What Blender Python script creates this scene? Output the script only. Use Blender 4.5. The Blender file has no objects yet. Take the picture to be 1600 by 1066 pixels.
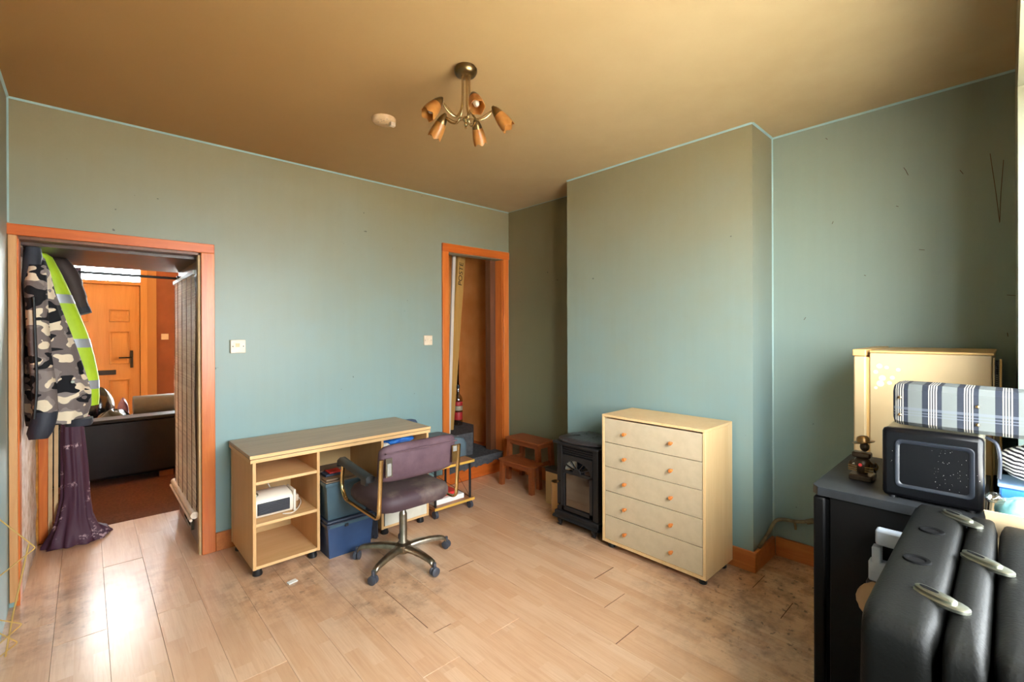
import bpy, bmesh, math, random
from mathutils import Vector, Matrix
random.seed(7)
S = bpy.context.scene
COL = S.collection
PI = math.pi

# ------------------------------------------------------------------ camera
F, YAW, PITCH, ROLL, CY, EYE = 719.6, .7468, -.0014, -.0037, 518.25, 1.426
fw = Vector((math.sin(YAW)*math.cos(PITCH), math.cos(YAW)*math.cos(PITCH), math.sin(PITCH)))
rt0 = Vector((math.cos(YAW), -math.sin(YAW), 0)); up0 = rt0.cross(fw)
rt = rt0*math.cos(ROLL)+up0*math.sin(ROLL); upv = up0*math.cos(ROLL)-rt0*math.sin(ROLL)
cd = bpy.data.cameras.new('camera'); cam = bpy.data.objects.new('camera', cd); COL.objects.link(cam)
cd.sensor_width = 36; cd.lens = F/1600*36; cd.shift_y = -(533-CY)/1600; cd.clip_start = .01
m = Matrix((rt, upv, -fw)).transposed().to_4x4(); m.translation = (0, 0, EYE)
cam.matrix_world = m
S.camera = cam

# ------------------------------------------------------------------ sky, portals, exposure
w = bpy.data.worlds.new('sky'); S.world = w; w.use_nodes = True
bg = w.node_tree.nodes['Background']
bg.inputs[0].default_value = (.94, .965, 1.0, 1); bg.inputs[1].default_value = 40.0
sl = bpy.data.lights.new('sun', 'SUN'); sl.energy = 330; sl.angle = .01; sl.color = (1, .97, .92)
sun = bpy.data.objects.new('sun', sl); COL.objects.link(sun)
sun.rotation_euler = Vector((-.55, -.22, -1)).to_track_quat('-Z', 'Y').to_euler()
def portal(loc, rot, sx, sy):
    l = bpy.data.lights.new('window_portal', 'AREA'); l.shape = 'RECTANGLE'; l.size = sx; l.size_y = sy
    l.cycles.is_portal = True
    o = bpy.data.objects.new('window_portal', l); COL.objects.link(o); o.location = loc; o.rotation_euler = rot
portal((1.35, -.34, 1.52), (PI/2, 0, 0), 1.62, 1.45)          # our window, shines towards +Y
portal((2.0, 7.95, 1.4), (-PI/2, 0, 0), 2.0, 1.8)            # front-room window, shines towards -Y
portal((.11, 7.92, 2.33), (-PI/2, 0, 0), .84, .5)            # glass above the front door
S.view_settings.view_transform = 'Standard'; S.view_settings.look = 'None'
S.view_settings.gamma = 1; S.view_settings.use_curve_mapping = False
S.view_settings.exposure = 0.14
S.cycles.use_denoising = True
S.cycles.max_bounces = 14; S.cycles.diffuse_bounces = 8; S.cycles.transparent_max_bounces = 12

# ------------------------------------------------------------------ materials
def lin(c):
    return tuple(((v/255)/12.92 if v/255 <= .04045 else ((v/255+.055)/1.055)**2.4) for v in c)+(1,)
MATS = {}
class NT:
    def __init__(s, name):
        s.m = bpy.data.materials.new(name); s.m.use_nodes = True; s.t = s.m.node_tree
        s.b = s.t.nodes['Principled BSDF']; MATS[name] = s.m
    def n(s, t, **kw):
        x = s.t.nodes.new(t)
        for k, v in kw.items(): setattr(x, k, v)
        return x
    def l(s, a, b): s.t.links.new(a, b)
    def coord(s, kind='Object', scale=(1, 1, 1), rot=(0, 0, 0)):
        if kind == 'World': o = s.n('ShaderNodeNewGeometry').outputs['Position']
        else: o = s.n('ShaderNodeTexCoord').outputs[kind]
        mp = s.n('ShaderNodeMapping'); mp.inputs['Scale'].default_value = scale; mp.inputs['Rotation'].default_value = rot
        s.l(o, mp.inputs[0]); return mp.outputs[0]
    def noise(s, vec, scale, detail=3, rough=.55, dist=0):
        x = s.n('ShaderNodeTexNoise'); x.inputs['Scale'].default_value = scale; x.inputs['Detail'].default_value = detail
        x.inputs['Roughness'].default_value = rough; x.inputs['Distortion'].default_value = dist
        s.l(vec, x.inputs['Vector']); return x.outputs['Fac']
    def ramp(s, fac, stops, interp='LINEAR'):
        r = s.n('ShaderNodeValToRGB'); e = r.color_ramp; e.interpolation = interp
        while len(e.elements) < len(stops): e.elements.new(.5)
        for el, (p, c) in zip(e.elements, stops): el.position = p; el.color = c if len(c) == 4 else lin(c)
        s.l(fac, r.inputs[0]); return r.outputs[0]
    def mix(s, fac, a, b, mode='MIX'):
        x = s.n('ShaderNodeMix', data_type='RGBA', blend_type=mode)
        for i, v in ((0, fac), (6, a), (7, b)):
            if hasattr(v, 'links'): s.l(v, x.inputs[i])
            else: x.inputs[i].default_value = v
        return x.outputs[2]
    def math(s, op, a, b=None, c=None):
        x = s.n('ShaderNodeMath', operation=op)
        for i, v in enumerate((a, b, c)):
            if v is None: continue
            if hasattr(v, 'links'): s.l(v, x.inputs[i])
            else: x.inputs[i].default_value = v
        return x.outputs[0]
    def bump(s, h, strength=.2, dist=.01):
        x = s.n('ShaderNodeBump'); x.inputs['Strength'].default_value = strength; x.inputs['Distance'].default_value = dist
        s.l(h, x.inputs['Height']); s.l(x.outputs[0], s.b.inputs['Normal'])
    def col(s, c):
        if hasattr(c, 'links'): s.l(c, s.b.inputs['Base Color'])
        else: s.b.inputs['Base Color'].default_value = c
    def pr(s, rough=.5, metal=0, spec=.5):
        s.b.inputs['Roughness'].default_value = rough; s.b.inputs['Metallic'].default_value = metal
        s.b.inputs['Specular IOR Level'].default_value = spec
W0 = (0, 0, 0, 1); W1 = (1, 1, 1, 1)
def M(name, c, rough=.5, metal=0, c2=None, scale=8, bump=0, bscale=60, spec=.5, lo=.35, hi=.65):
    t = NT(name); v = t.coord('Object')
    if c2:
        f = t.noise(v, scale, 5)
        t.col(t.ramp(f, [(lo, c), (hi, c2)]))
    else: t.col(lin(c))
    if bump: t.bump(t.noise(v, bscale, 3), bump, .004)
    t.pr(rough, metal, spec); return t.m
def wood(name, c1, c2, axis=0, rough=.45, scale=4, bump=.05, spec=.4, stretch=.07):
    t = NT(name); sc = [1, 1, 1]; sc[axis] = stretch
    v = t.coord('Object', tuple(sc))
    f = t.noise(v, scale*9, 6, .6, 1.2); g = t.noise(v, scale*2, 3, .5, .6)
    h = t.math('ADD', t.math('MULTIPLY', f, .55), t.math('MULTIPLY', g, .45))
    t.col(t.ramp(h, [(.36, c1), (.64, c2)])); t.bump(f, bump, .003); t.pr(rough, 0, spec); return t.m

# wall paint: teal, yellowed by smoke towards the ceiling and in the corners
def paint(name, base, low, stain, amount=1.0):
    t = NT(name); v = t.coord('World'); n1 = t.noise(v, 1.1, 5, .6); n2 = t.noise(v, 5, 4, .6)
    sep = t.n('ShaderNodeSeparateXYZ'); t.l(v, sep.inputs[0])
    big = t.mix(n2, lin(base), lin(low))
    z = t.math('MULTIPLY_ADD', n1, .9, sep.outputs[2])
    k = t.ramp(z, [(.0, W0), (1.0, W1)])
    mr = t.n('ShaderNodeMapRange'); t.l(z, mr.inputs[0])
    mr.inputs[1].default_value = 1.2; mr.inputs[2].default_value = 3.0; mr.inputs[3].default_value = 0; mr.inputs[4].default_value = .85*amount
    c = t.mix(mr.outputs[0], big, lin(stain))
    sc = t.coord('World', (26, 26, 1.2)); st = t.noise(sc, 1.0, 3, .6)
    c = t.mix(t.math('MULTIPLY', st, .10), c, lin((90, 84, 62)))
    sp = t.ramp(t.noise(v, 24, 2, .4), [(.0, (35, 32, 26)), (.20, (35, 32, 26)), (.215, (255, 255, 255)), (1, (255, 255, 255))])
    c = t.mix(.6, c, sp, 'MULTIPLY')
    t.col(c); t.bump(t.noise(v, 90, 3, .6), .12, .003)
    t.pr(.42, 0, .35); return t.m
paint('wall_paint', (136, 155, 147), (126, 158, 162), (132, 112, 70))
paint('alcove_paint', (144, 162, 155), (134, 160, 158), (134, 126, 94), .7)
paint('olive_paint', (124, 124, 96), (116, 120, 96), (108, 92, 58))  # olive tint, darker than the other wall paints, for the left alcove
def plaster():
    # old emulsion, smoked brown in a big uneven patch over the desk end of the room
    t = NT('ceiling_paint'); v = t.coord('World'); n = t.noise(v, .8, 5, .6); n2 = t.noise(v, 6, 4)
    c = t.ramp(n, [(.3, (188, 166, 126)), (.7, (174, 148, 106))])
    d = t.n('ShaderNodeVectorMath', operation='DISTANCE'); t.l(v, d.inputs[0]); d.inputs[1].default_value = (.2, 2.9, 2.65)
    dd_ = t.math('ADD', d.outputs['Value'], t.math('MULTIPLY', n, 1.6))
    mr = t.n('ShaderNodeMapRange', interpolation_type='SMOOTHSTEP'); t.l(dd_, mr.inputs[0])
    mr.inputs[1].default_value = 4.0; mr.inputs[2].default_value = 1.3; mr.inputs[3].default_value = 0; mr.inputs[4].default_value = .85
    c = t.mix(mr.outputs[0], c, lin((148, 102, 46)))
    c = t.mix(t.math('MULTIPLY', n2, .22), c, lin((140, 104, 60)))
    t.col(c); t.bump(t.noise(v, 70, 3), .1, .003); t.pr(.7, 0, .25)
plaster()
def planks():
    t = NT('laminate'); co = t.n('ShaderNodeTexCoord').outputs['Object']
    oi = t.n('ShaderNodeObjectInfo').outputs['Random']
    sp = t.n('ShaderNodeSeparateXYZ'); t.l(co, sp.inputs[0])
    ix = t.math('FLOOR', t.math('MULTIPLY', t.math('ADD', sp.outputs[0], 3.0), 1/.0627))
    yy = t.math('ADD', t.math('MULTIPLY', sp.outputs[1], 1/.42), t.math('MULTIPLY', ix, .37))
    iy = t.math('FLOOR', yy)
    cb = t.n('ShaderNodeCombineXYZ'); t.l(ix, cb.inputs[0]); t.l(iy, cb.inputs[1]); t.l(t.math('MULTIPLY', oi, 97.0), cb.inputs[2])
    wn = t.n('ShaderNodeTexWhiteNoise'); t.l(cb.outputs[0], wn.inputs['Vector'])
    base = t.ramp(wn.outputs['Value'], [(0, (205, 163, 127)), (.5, (211, 172, 138)), (1, (218, 183, 151))])
    off = t.n('ShaderNodeVectorMath', operation='ADD'); t.l(co, off.inputs[0]); t.l(cb.outputs[0], off.inputs[1])
    mp = t.n('ShaderNodeMapping'); mp.inputs['Scale'].default_value = (30, 1.6, 1); t.l(off.outputs[0], mp.inputs[0])
    g = t.noise(mp.outputs[0], 2.2, 6, .6, 1.0)
    c = t.mix(t.ramp(g, [(.42, W0), (.72, (.42, .42, .42, 1))]), base, lin((178, 130, 94)))
    # dirt trodden into the boards
    p = t.coord('World'); dn = t.noise(p, 9, 7, .7); dn2 = t.noise(p, 2.2, 3)
    def spot(x, y, r):
        d = t.n('ShaderNodeVectorMath', operation='DISTANCE'); t.l(p, d.inputs[0]); d.inputs[1].default_value = (x, y, 0)
        mr = t.n('ShaderNodeMapRange', interpolation_type='SMOOTHSTEP'); t.l(d.outputs['Value'], mr.inputs[0])
        mr.inputs[1].default_value = r; mr.inputs[2].default_value = r*.2; return mr.outputs[0]
    a = spot(2.75, .75, 1.15)
    for q in ((.85, 2.8, .55), (2.3, .55, .6), (1.25, 2.3, .5), (-.1, 3.3, .7), (2.7, 2.2, .6)):
        a = t.math('MAXIMUM', a, t.math('MULTIPLY', spot(*q), .75))
    grime = t.math('MULTIPLY', a, t.ramp(dn, [(.44, W0), (.68, W1)]))
    c = t.mix(t.math('MULTIPLY', grime, .8), c, lin((84, 58, 40)))
    fleck = t.math('MULTIPLY', t.math('MULTIPLY', a, a), t.ramp(t.noise(p, 26, 4, .6), [(.60, W0), (.66, W1)]))
    c = t.mix(t.math('MULTIPLY', fleck, .8), c, lin((38, 28, 22)))
    c = t.mix(t.ramp(dn2, [(.45, W0), (.75, (.35, .35, .35, 1))]), c, lin((188, 142, 104)))
    t.col(c)
    rr = t.ramp(t.noise(p, 5, 5), [(.3, (.30, .30, .30, 1)), (.7, (.40, .40, .40, 1))])
    t.l(rr, t.b.inputs['Roughness']); t.b.inputs['Specular IOR Level'].default_value = .6
    t.b.inputs['Coat Weight'].default_value = 1.0; t.b.inputs['Coat Roughness'].default_value = .26
    t.bump(t.noise(p, 7, 3), .10, .006)
planks()
def camo():
    t = NT('camouflage'); v = t.coord('Object', (1, 1, 1.5))
    d = t.n('ShaderNodeTexNoise'); d.inputs['Scale'].default_value = 9; t.l(v, d.inputs['Vector'])
    mv = t.mix(.12, v, d.outputs['Color'])
    a = t.noise(mv, 8, 1, .4); b = t.noise(t.coord('Object', (1.2, 1.2, 2.0), (.4, .2, .9)), 8.5, 1, .4)
    e = t.noise(t.coord('Object', (1, 1, 2.2), (1.4, .7, .2)), 9, 1, .4)
    c = t.mix(t.ramp(a, [(.0, W0), (.50, W1)], 'CONSTANT'), lin((110, 98, 94)), lin((132, 120, 114)))
    c = t.mix(t.ramp(b, [(.0, W0), (.55, W1)], 'CONSTANT'), c, lin((214, 196, 168)))
    c = t.mix(t.ramp(e, [(.0, W0), (.56, W1)], 'CONSTANT'), c, lin((26, 25, 28)))
    t.col(c); t.pr(.85, 0, .2); t.bump(t.noise(v, 30, 3), .3, .01)
camo()
def curtain_mat():
    t = NT('purple_curtain'); v = t.coord('Object'); a = t.noise(v, 9, 1); b = t.noise(v, 60, 2)
    f = t.math('MULTIPLY', t.ramp(a, [(.58, W0), (.64, W1)]), t.ramp(b, [(.5, W0), (.56, W1)]))
    t.col(t.mix(t.math('MULTIPLY', f, .7), lin((70, 40, 56)), lin((190, 160, 165)))); t.pr(.6, 0, .3)
curtain_mat()
def plaid():
    t = NT('plaid_cloth'); co = t.n('ShaderNodeTexCoord').outputs['Object']; sp = t.n('ShaderNodeSeparateXYZ'); t.l(co, sp.inputs[0])
    u = t.math('FRACT', t.math('ADD', t.math('MULTIPLY', sp.outputs[1], 1/.082), 10.3))
    Wt, Gy, Nv = (146, 142, 132), (80, 84, 83), (26, 30, 39)
    c = t.ramp(u, [(0, Gy), (.42, Nv), (.56, Wt), (.595, Nv), (.635, Wt), (.67, Nv), (.71, Wt), (.745, Nv), (.78, Wt), (.81, Nv)], 'CONSTANT')
    vz = t.math('FRACT', t.math('ADD', t.math('MULTIPLY', sp.outputs[2], 1/.11), .05))
    h = t.ramp(vz, [(0, W0), (.42, (.45, .45, .45, 1)), (.45, W0), (.50, (.45, .45, .45, 1)), (.53, W0), (.58, (.45, .45, .45, 1)), (.66, W0)], 'CONSTANT')
    t.col(t.mix(h, c, lin((84, 90, 100)))); t.pr(.85, 0, .2); t.bump(t.noise(co, 500, 2), .15, .002)
plaid()
def stripes():
    t = NT('striped_cloth'); v = t.coord('Object'); d = t.noise(v, 14, 2); sp = t.n('ShaderNodeSeparateXYZ'); t.l(v, sp.inputs[0])
    z = t.math('ADD', t.math('ADD', t.math('MULTIPLY', sp.outputs[2], 95.0), t.math('MULTIPLY', sp.outputs[1], -22)), t.math('MULTIPLY', d, 2.2))
    t.col(t.ramp(t.math('FRACT', z), [(0, (226, 224, 220)), (.5, (40, 38, 44))], 'CONSTANT')); t.pr(.85, 0, .2)
stripes()
def glass(name, tint=(1, 1, 1, 1), gl=.08, rough=.0):
    t = NT(name); o = t.t.nodes['Material Output']
    tr = t.n('ShaderNodeBsdfTransparent'); tr.inputs[0].default_value = tint
    g = t.n('ShaderNodeBsdfGlossy'); g.inputs['Roughness'].default_value = rough
    mx = t.n('ShaderNodeMixShader'); mx.inputs[0].default_value = gl
    t.l(tr.outputs[0], mx.inputs[1]); t.l(g.outputs[0], mx.inputs[2]); t.l(mx.outputs[0], o.inputs[0])
glass('window_glass', (.96, .98, .98, 1), .06)
glass('bottle_glass', (.72, .70, .62, 1), .14, .05)
glass('stove_glass', (.20, .18, .16, 1), .22, .04)
glass('clear_film', (.85, .88, .88, 1), .2, .12)
def amber():
    t = NT('amber_glass'); o = t.t.nodes['Material Output']; v = t.coord('Object')
    c = t.ramp(t.noise(v, 18, 3), [(.3, (176, 112, 46)), (.7, (200, 146, 78))]); t.col(c); t.pr(.3, 0, .5)
    tl = t.n('ShaderNodeBsdfTranslucent'); t.l(c, tl.inputs[0]); mx = t.n('ShaderNodeMixShader'); mx.inputs[0].default_value = .5
    t.l(t.b.outputs[0], mx.inputs[1]); t.l(tl.outputs[0], mx.inputs[2]); t.l(mx.outputs[0], o.inputs[0])
amber()
wood('trim_wood_vertical', (186, 92, 34), (206, 118, 52), 2, .33, 5)
wood('trim_wood', (172, 78, 24), (198, 100, 38), 0, .33, 5)
wood('baseboard_wood', (168, 92, 42), (196, 120, 62), 1, .4, 4)
wood('worn_trim', (184, 128, 78), (206, 156, 104), 2, .45, 4)
wood('dark_wood', (52, 34, 28), (72, 48, 38), 0, .35, 4)
wood('brown_wood', (88, 52, 32), (112, 68, 42), 2, .4, 4)
wood('door_wood', (192, 136, 76), (206, 152, 92), 2, .38, 3, .02)
wood('beech', (198, 150, 96), (212, 168, 114), 2, .42, 4, .03)
wood('beech_edge', (208, 164, 110), (220, 180, 128), 0, .42, 4, .03)
wood('desk_top', (166, 142, 116), (192, 168, 138), 0, .42, 3, .03)
wood('maple', (216, 178, 124), (226, 192, 142), 2, .42, 3, .02)
wood('stool_wood', (126, 64, 30), (150, 82, 42), 1, .42, 5)
wood('timber', (176, 128, 62), (196, 150, 84), 2, .6, 6)
wood('pale_board', (196, 178, 160), (214, 200, 184), 2, .6, 5)
wood('shelf_brown', (150, 98, 62), (170, 116, 76), 0, .4, 4)
wood('bamboo', (206, 180, 156), (240, 222, 200), 1, .55, 9, .1)
M('drawer_front', (198, 180, 150), .5, 0, (190, 172, 142), 20)
M('white_door', (220, 214, 198), .45, 0, (208, 202, 186), 12)
M('cream_back', (214, 178, 122), .5)
M('knob_wood', (206, 120, 52), .4)
M('black_plastic', (20, 20, 22), .4, 0)
M('castor_grey', (62, 64, 72), .45)
M('underlay', (112, 80, 56), .9)
M('brass', (176, 150, 104), .26, 1)
M('antique_brass', (128, 106, 70), .30, 1, (104, 84, 54), 20)
M('gold_wire', (214, 178, 108), .35, .6)
M('steel', (140, 141, 128), .34, 1)
M('dull_steel', (168, 156, 138), .32, 1, (140, 130, 114), 25)
M('chair_frame', (196, 168, 116), .25, 1)
M('chair_fabric', (78, 56, 63), .75, 0, (96, 73, 79), 6, .35, 260, .3)
M('seat_fabric', (64, 46, 51), .55, 0, (132, 116, 102), 5, .35, 260, .35, .5, .8)
M('arm_pad', (44, 48, 50), .5, 0)
M('label_white', (206, 200, 186), .7)
M('label_grey', (128, 124, 116), .7)
M('socket_cream', (226, 206, 180), .4, 0, (216, 190, 160), 30)
M('screw_dark', (70, 60, 50), .5)
M('detector', (222, 184, 140), .5, 0, (205, 160, 112), 25)
M('carpet_brown', (74, 44, 30), .95, 0, (92, 56, 38), 60, .4, 300, .1)
M('carpet_grey', (70, 70, 74), .95, 0, (90, 88, 88), 40, .5, 300, .1)
M('stair_plaster', (206, 132, 66), .8, 0, (222, 152, 86), 3, .3, 40, .2)
M('stain_dark', (70, 44, 26), .85, 0, (100, 66, 38), 12)
M('bare_plaster', (206, 186, 172), .9, 0, (168, 140, 118), 14, .6, 30, .2)
M('foam_gap', (190, 128, 50), .9, 0, (150, 96, 34), 30, .8, 40)
M('front_wall', (124, 66, 34), .6, 0, (138, 76, 42), 4)
M('front_cream', (226, 206, 172), .7)
M('front_strip', (176, 124, 70), .6)
M('black_leather', (11, 11, 14), .42, 0, (15, 15, 17), 10, .15, 90, .25)
M('case_leather', (8, 8, 7), .52, 0, (11, 11, 9), 8, .2, 160, .11)
M('case_dark', (10, 9, 8), .6)
M('bin_bag', (16, 16, 18), .16, 0, None, 8, .9, 22, .6)
M('violet_bag', (120, 84, 112), .4, 0, (150, 110, 130), 14, .5, 30)
M('grey_mat', (104, 104, 100), .7, 0, (92, 94, 92), 10)
M('grey_plastic', (132, 136, 136), .5)
M('pale_grey_plastic', (168, 178, 192), .5, 0, (150, 160, 176), 18)
M('tan_plastic', (150, 122, 88), .6)
M('heater_white', (222, 212, 196), .4)
M('heater_grille', (28, 29, 36), .4)
M('grille_slat', (50, 52, 62), .4)
M('teal_box', (58, 82, 94), .45, 0, (66, 92, 104), 8)
M('grey_lid', (136, 110, 86), .6, 0, (116, 100, 84), 12)
M('blue_box', (36, 58, 92), .42, 0, (44, 68, 104), 8)
M('navy_lid', (42, 50, 68), .45)
M('red_plastic', (196, 44, 40), .4)
M('black_cloth', (34, 34, 42), .8, 0, (46, 46, 54), 14, .4, 60)
M('blue_bag', (20, 84, 178), .3, 0, (50, 124, 206), 20, .8, 40)
M('paper', (232, 230, 224), .7)
M('slate_plastic', (92, 108, 116), .55, 0, (82, 96, 104), 9)
M('navy_plastic', (60, 72, 92), .5)
M('yellow_edge', (206, 160, 70), .45)
M('iron', (32, 29, 29), .5, .2, (26, 23, 23), 14, .25, 120)
M('iron_dark', (10, 9, 9), .7, 0, None, 8, 0, 60, .06)
M('ember', (40, 34, 28), .8)
M('cover_bag', (46, 44, 46), .28, 0, None, 8, .8, 40)
M('tin', (190, 158, 110), .35, .6)
M('carton', (186, 156, 108), .8)
M('fridge_beige', (194, 170, 130), .42, 0, (184, 160, 120), 3)
M('fridge_trim', (206, 166, 104), .4)
M('glue', (214, 200, 172), .7)
M('fridge_black', (10, 9, 9), .5, 0, (7, 6, 6), 6, 0, 60, .14)
M('fridge_top', (26, 27, 29), .5, 0, (36, 38, 40), 12, 0, 60, .25)
M('gasket', (6, 6, 6), .8, 0, None, 8, 0, 60, .04)
M('micro_black', (6, 6, 8), .3, 0, None, 8, 0, 60, .22)
M('micro_frame', (18, 22, 29), .35)
M('micro_case', (206, 200, 176), .45)
M('dust', (170, 168, 160), .8)
M('bronze', (66, 50, 34), .38, .7, (48, 36, 26), 30, .3, 60)
M('bronze_light', (140, 108, 68), .32, .9)
M('cable_dark', (42, 46, 58), .5)
M('cardboard', (188, 166, 132), .85, 0, (172, 150, 116), 8)
M('cyan_bag', (140, 196, 200), .35, 0, (110, 176, 186), 16, .8, 35)
M('blue_tub', (44, 104, 178), .35)
M('tub_lid', (120, 150, 190), .35)
M('hi_vis', (176, 206, 40), .6, 0, (160, 190, 30), 9, .3, 40)
M('reflective', (150, 154, 160), .4, .2)
M('brown_coat', (58, 42, 36), .7, 0, (46, 34, 30), 10, .3, 40)
M('navy_lining', (44, 46, 56), .6, 0, (34, 36, 44), 10, .4, 40)
M('cream_wood', (196, 162, 116), .6, 0, (180, 146, 100), 10)
M('bottle_red', (170, 40, 40), .5)
M('bottle_cream', (150, 140, 116), .5)
M('pipe_paint', (128, 112, 82), .5, 0, (90, 74, 50), 20, .3, 50)
M('caulk', (152, 176, 172), .6)
M('frame_white', (226, 226, 222), .4)
M('outdoor', (182, 180, 174), .9, 0, (168, 166, 160), 2)
M('ink', (34, 22, 14), .8)
M('vent_metal', (112, 112, 104), .45, .5)
M('bulb', (226, 214, 190), .25)

# ------------------------------------------------------------------ mesh helpers (world coordinates)
class MB:
    def __init__(s): s.v = []; s.f = []; s.flat = False
    def add(s, vs, fs):
        o = len(s.v); s.v += [tuple(p) for p in vs]; s.f += [tuple(i+o for i in f) for f in fs]; return s
    def box(s, x0, x1, y0, y1, z0, z1, bev=0, seg=2):
        if not bev:
            return s.add([(x, y, z) for z in (z0, z1) for y in (y0, y1) for x in (x0, x1)],
                         [(0, 2, 3, 1), (4, 5, 7, 6), (0, 1, 5, 4), (2, 6, 7, 3), (0, 4, 6, 2), (1, 3, 7, 5)])
        s.flat = True; b = bmesh.new(); bmesh.ops.create_cube(b, size=1)
        for v in b.verts:
            v.co = Vector(((x0+x1)/2+v.co.x*(x1-x0), (y0+y1)/2+v.co.y*(y1-y0), (z0+z1)/2+v.co.z*(z1-z0)))
        bmesh.ops.bevel(b, geom=list(b.edges), offset=bev, segments=seg, profile=.5, affect='EDGES', clamp_overlap=True)
        return s.bm(b)
    def bm(s, b):
        b.verts.index_update(); s.add([v.co[:] for v in b.verts], [[v.index for v in f.verts] for f in b.faces]); b.free(); return s
    def prism(s, poly, z0, z1):      # poly in xy, counter-clockwise
        n = len(poly)
        return s.add([(x, y, z0) for x, y in poly]+[(x, y, z1) for x, y in poly],
                     [tuple(range(n))[::-1], tuple(range(n, 2*n))]+[(i, (i+1) % n, n+(i+1) % n, n+i) for i in range(n)])
    def rings(s, rs, cap=True, closed=False):
        n = len(rs[0]); vs = [p for r in rs for p in r]; fs = []
        m_ = len(rs)
        for j in range(m_ if closed else m_-1):
            a, b = j*n, ((j+1) % m_)*n
            for i in range(n): fs.append((a+i, a+(i+1) % n, b+(i+1) % n, b+i))
        if cap and not closed: fs += [tuple(range(n))[::-1], tuple(range((m_-1)*n, m_*n))]
        return s.add(vs, fs)
    def tube(s, pts, r, n=8, closed=False, flat=1.0, ref=None):
        pts = [Vector(p) for p in pts]; m_ = len(pts); rs = []
        prev = None
        for i, p in enumerate(pts):
            if closed: t = pts[(i+1) % m_]-pts[i-1]
            else: t = pts[min(i+1, m_-1)]-pts[max(i-1, 0)]
            t.normalize()
            if prev is None:
                a = Vector(ref) if ref else (Vector((0, 0, 1)) if abs(t.z) < .9 else Vector((1, 0, 0)))
            else: a = prev
            a = (a-t*a.dot(t)).normalized(); prev = a; b = t.cross(a)
            rr = r[i] if isinstance(r, (list, tuple)) else r
            rs.append([p+a*(math.cos(2*PI*k/n)*rr)+b*(math.sin(2*PI*k/n)*rr*flat) for k in range(n)])
        return s.rings(rs, True, closed)
    def lathe(s, prof, c, n=20, axis=(0, 0, 1)):
        q = Vector((0, 0, 1)).rotation_difference(Vector(axis).normalized()); c = Vector(c)
        rs = [[c+q @ Vector((r*math.cos(2*PI*k/n), r*math.sin(2*PI*k/n), z)) for k in range(n)] for r, z in prof]
        return s.rings(rs)
    def cyl(s, c, r, h, n=16, axis=(0, 0, 1)): return s.lathe([(r, 0), (r, h)], c, n, axis)
    def blob(s, c, rx, ry, rz, n=16, m_=10, amp=0, seed=0):
        rs = []
        rnd = random.Random(seed); ph = [rnd.uniform(0, 6.3) for _ in range(6)]
        for j in range(m_+1):
            th = PI*(j+.02)/(m_+.04); ring = []
            for k in range(n):
                a = 2*PI*k/n
                d = 1+amp*(math.sin(3*a+ph[0]+2*th)+.7*math.sin(5*a+ph[1]-3*th)+.6*math.sin(4*th+ph[2]+2*a))
                ring.append((c[0]+rx*d*math.sin(th)*math.cos(a), c[1]+ry*d*math.sin(th)*math.sin(a), c[2]-rz*d*math.cos(th)))
            rs.append(ring)
        return s.rings(rs)
    def loft(s, secs, n=28, amp=.0, k=7, seed=0, tw=3.0):
        """secs: (x, y, z, rx, ry); amp = fold depth, growing downwards"""
        rnd = random.Random(seed); p1, p2 = rnd.uniform(0, 6), rnd.uniform(0, 6); rs = []
        m_ = len(secs)
        for j, (x, y, z, rx, ry) in enumerate(secs):
            t = j/(m_-1); rs.append([])
            for i in range(n):
                a = 2*PI*i/n
                d = 1+amp*(.35+.65*t)*(math.sin(k*a+p1+tw*t)+.6*math.sin((k+4)*a+p2-2*tw*t))
                rs[-1].append((x+rx*d*math.cos(a), y+ry*d*math.sin(a), z+amp*.03*math.sin(3*a+p2)))
        return s.rings(rs)
    def build(s, name, mat, parent=None, smooth=50, origin=None):
        xs = list(zip(*s.v))
        o = Vector(origin) if origin else Vector(((min(xs[0])+max(xs[0]))/2, (min(xs[1])+max(xs[1]))/2, min(xs[2])))
        me = bpy.data.meshes.new(name); me.from_pydata([(p[0]-o.x, p[1]-o.y, p[2]-o.z) for p in s.v], [], s.f)
        b = bmesh.new(); b.from_mesh(me); bmesh.ops.recalc_face_normals(b, faces=b.faces); b.to_mesh(me); b.free()
        if smooth:
            me.shade_smooth(); me.set_sharp_from_angle(angle=math.radians(smooth))
        if s.flat:
            for p in me.polygons:
                if max(abs(c) for c in p.normal) > .9999: p.use_smooth = False
        me.materials.append(MATS[mat])
        ob = bpy.data.objects.new(name, me); COL.objects.link(ob)
        ob['_w'] = tuple(o)
        if parent is not None:
            ob.parent = parent; ob.location = o-Vector(parent['_w'])
        else: ob.location = o
        return ob
def thing(name, label, cat, loc, group=None):
    o = bpy.data.objects.new(name, None); COL.objects.link(o); o.location = loc; o['_w'] = tuple(loc)
    o.empty_display_size = .05
    return tag(o, label, cat, group)
def tag(o, label, cat, group=None):
    o['label'] = label; o['category'] = cat
    if group: o['group'] = group
    return o
def struct(o, label=None):
    o['kind'] = 'structure'
    if label: o['label'] = label
    return o
def B(*a, **k): return MB().box(*a, **k)
def arc(pts, n=6):
    """Catmull-Rom through the points"""
    P = [Vector(p) for p in pts]; out = []
    for i in range(len(P)-1):
        a, b, c, d = P[max(i-1, 0)], P[i], P[i+1], P[min(i+2, len(P)-1)]
        for j in range(n):
            t = j/n
            out.append(.5*((2*b)+(c-a)*t+(2*a-5*b+4*c-d)*t*t+(3*b-a-3*c+d)*t**3))
    return out+[P[-1]]
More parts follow.
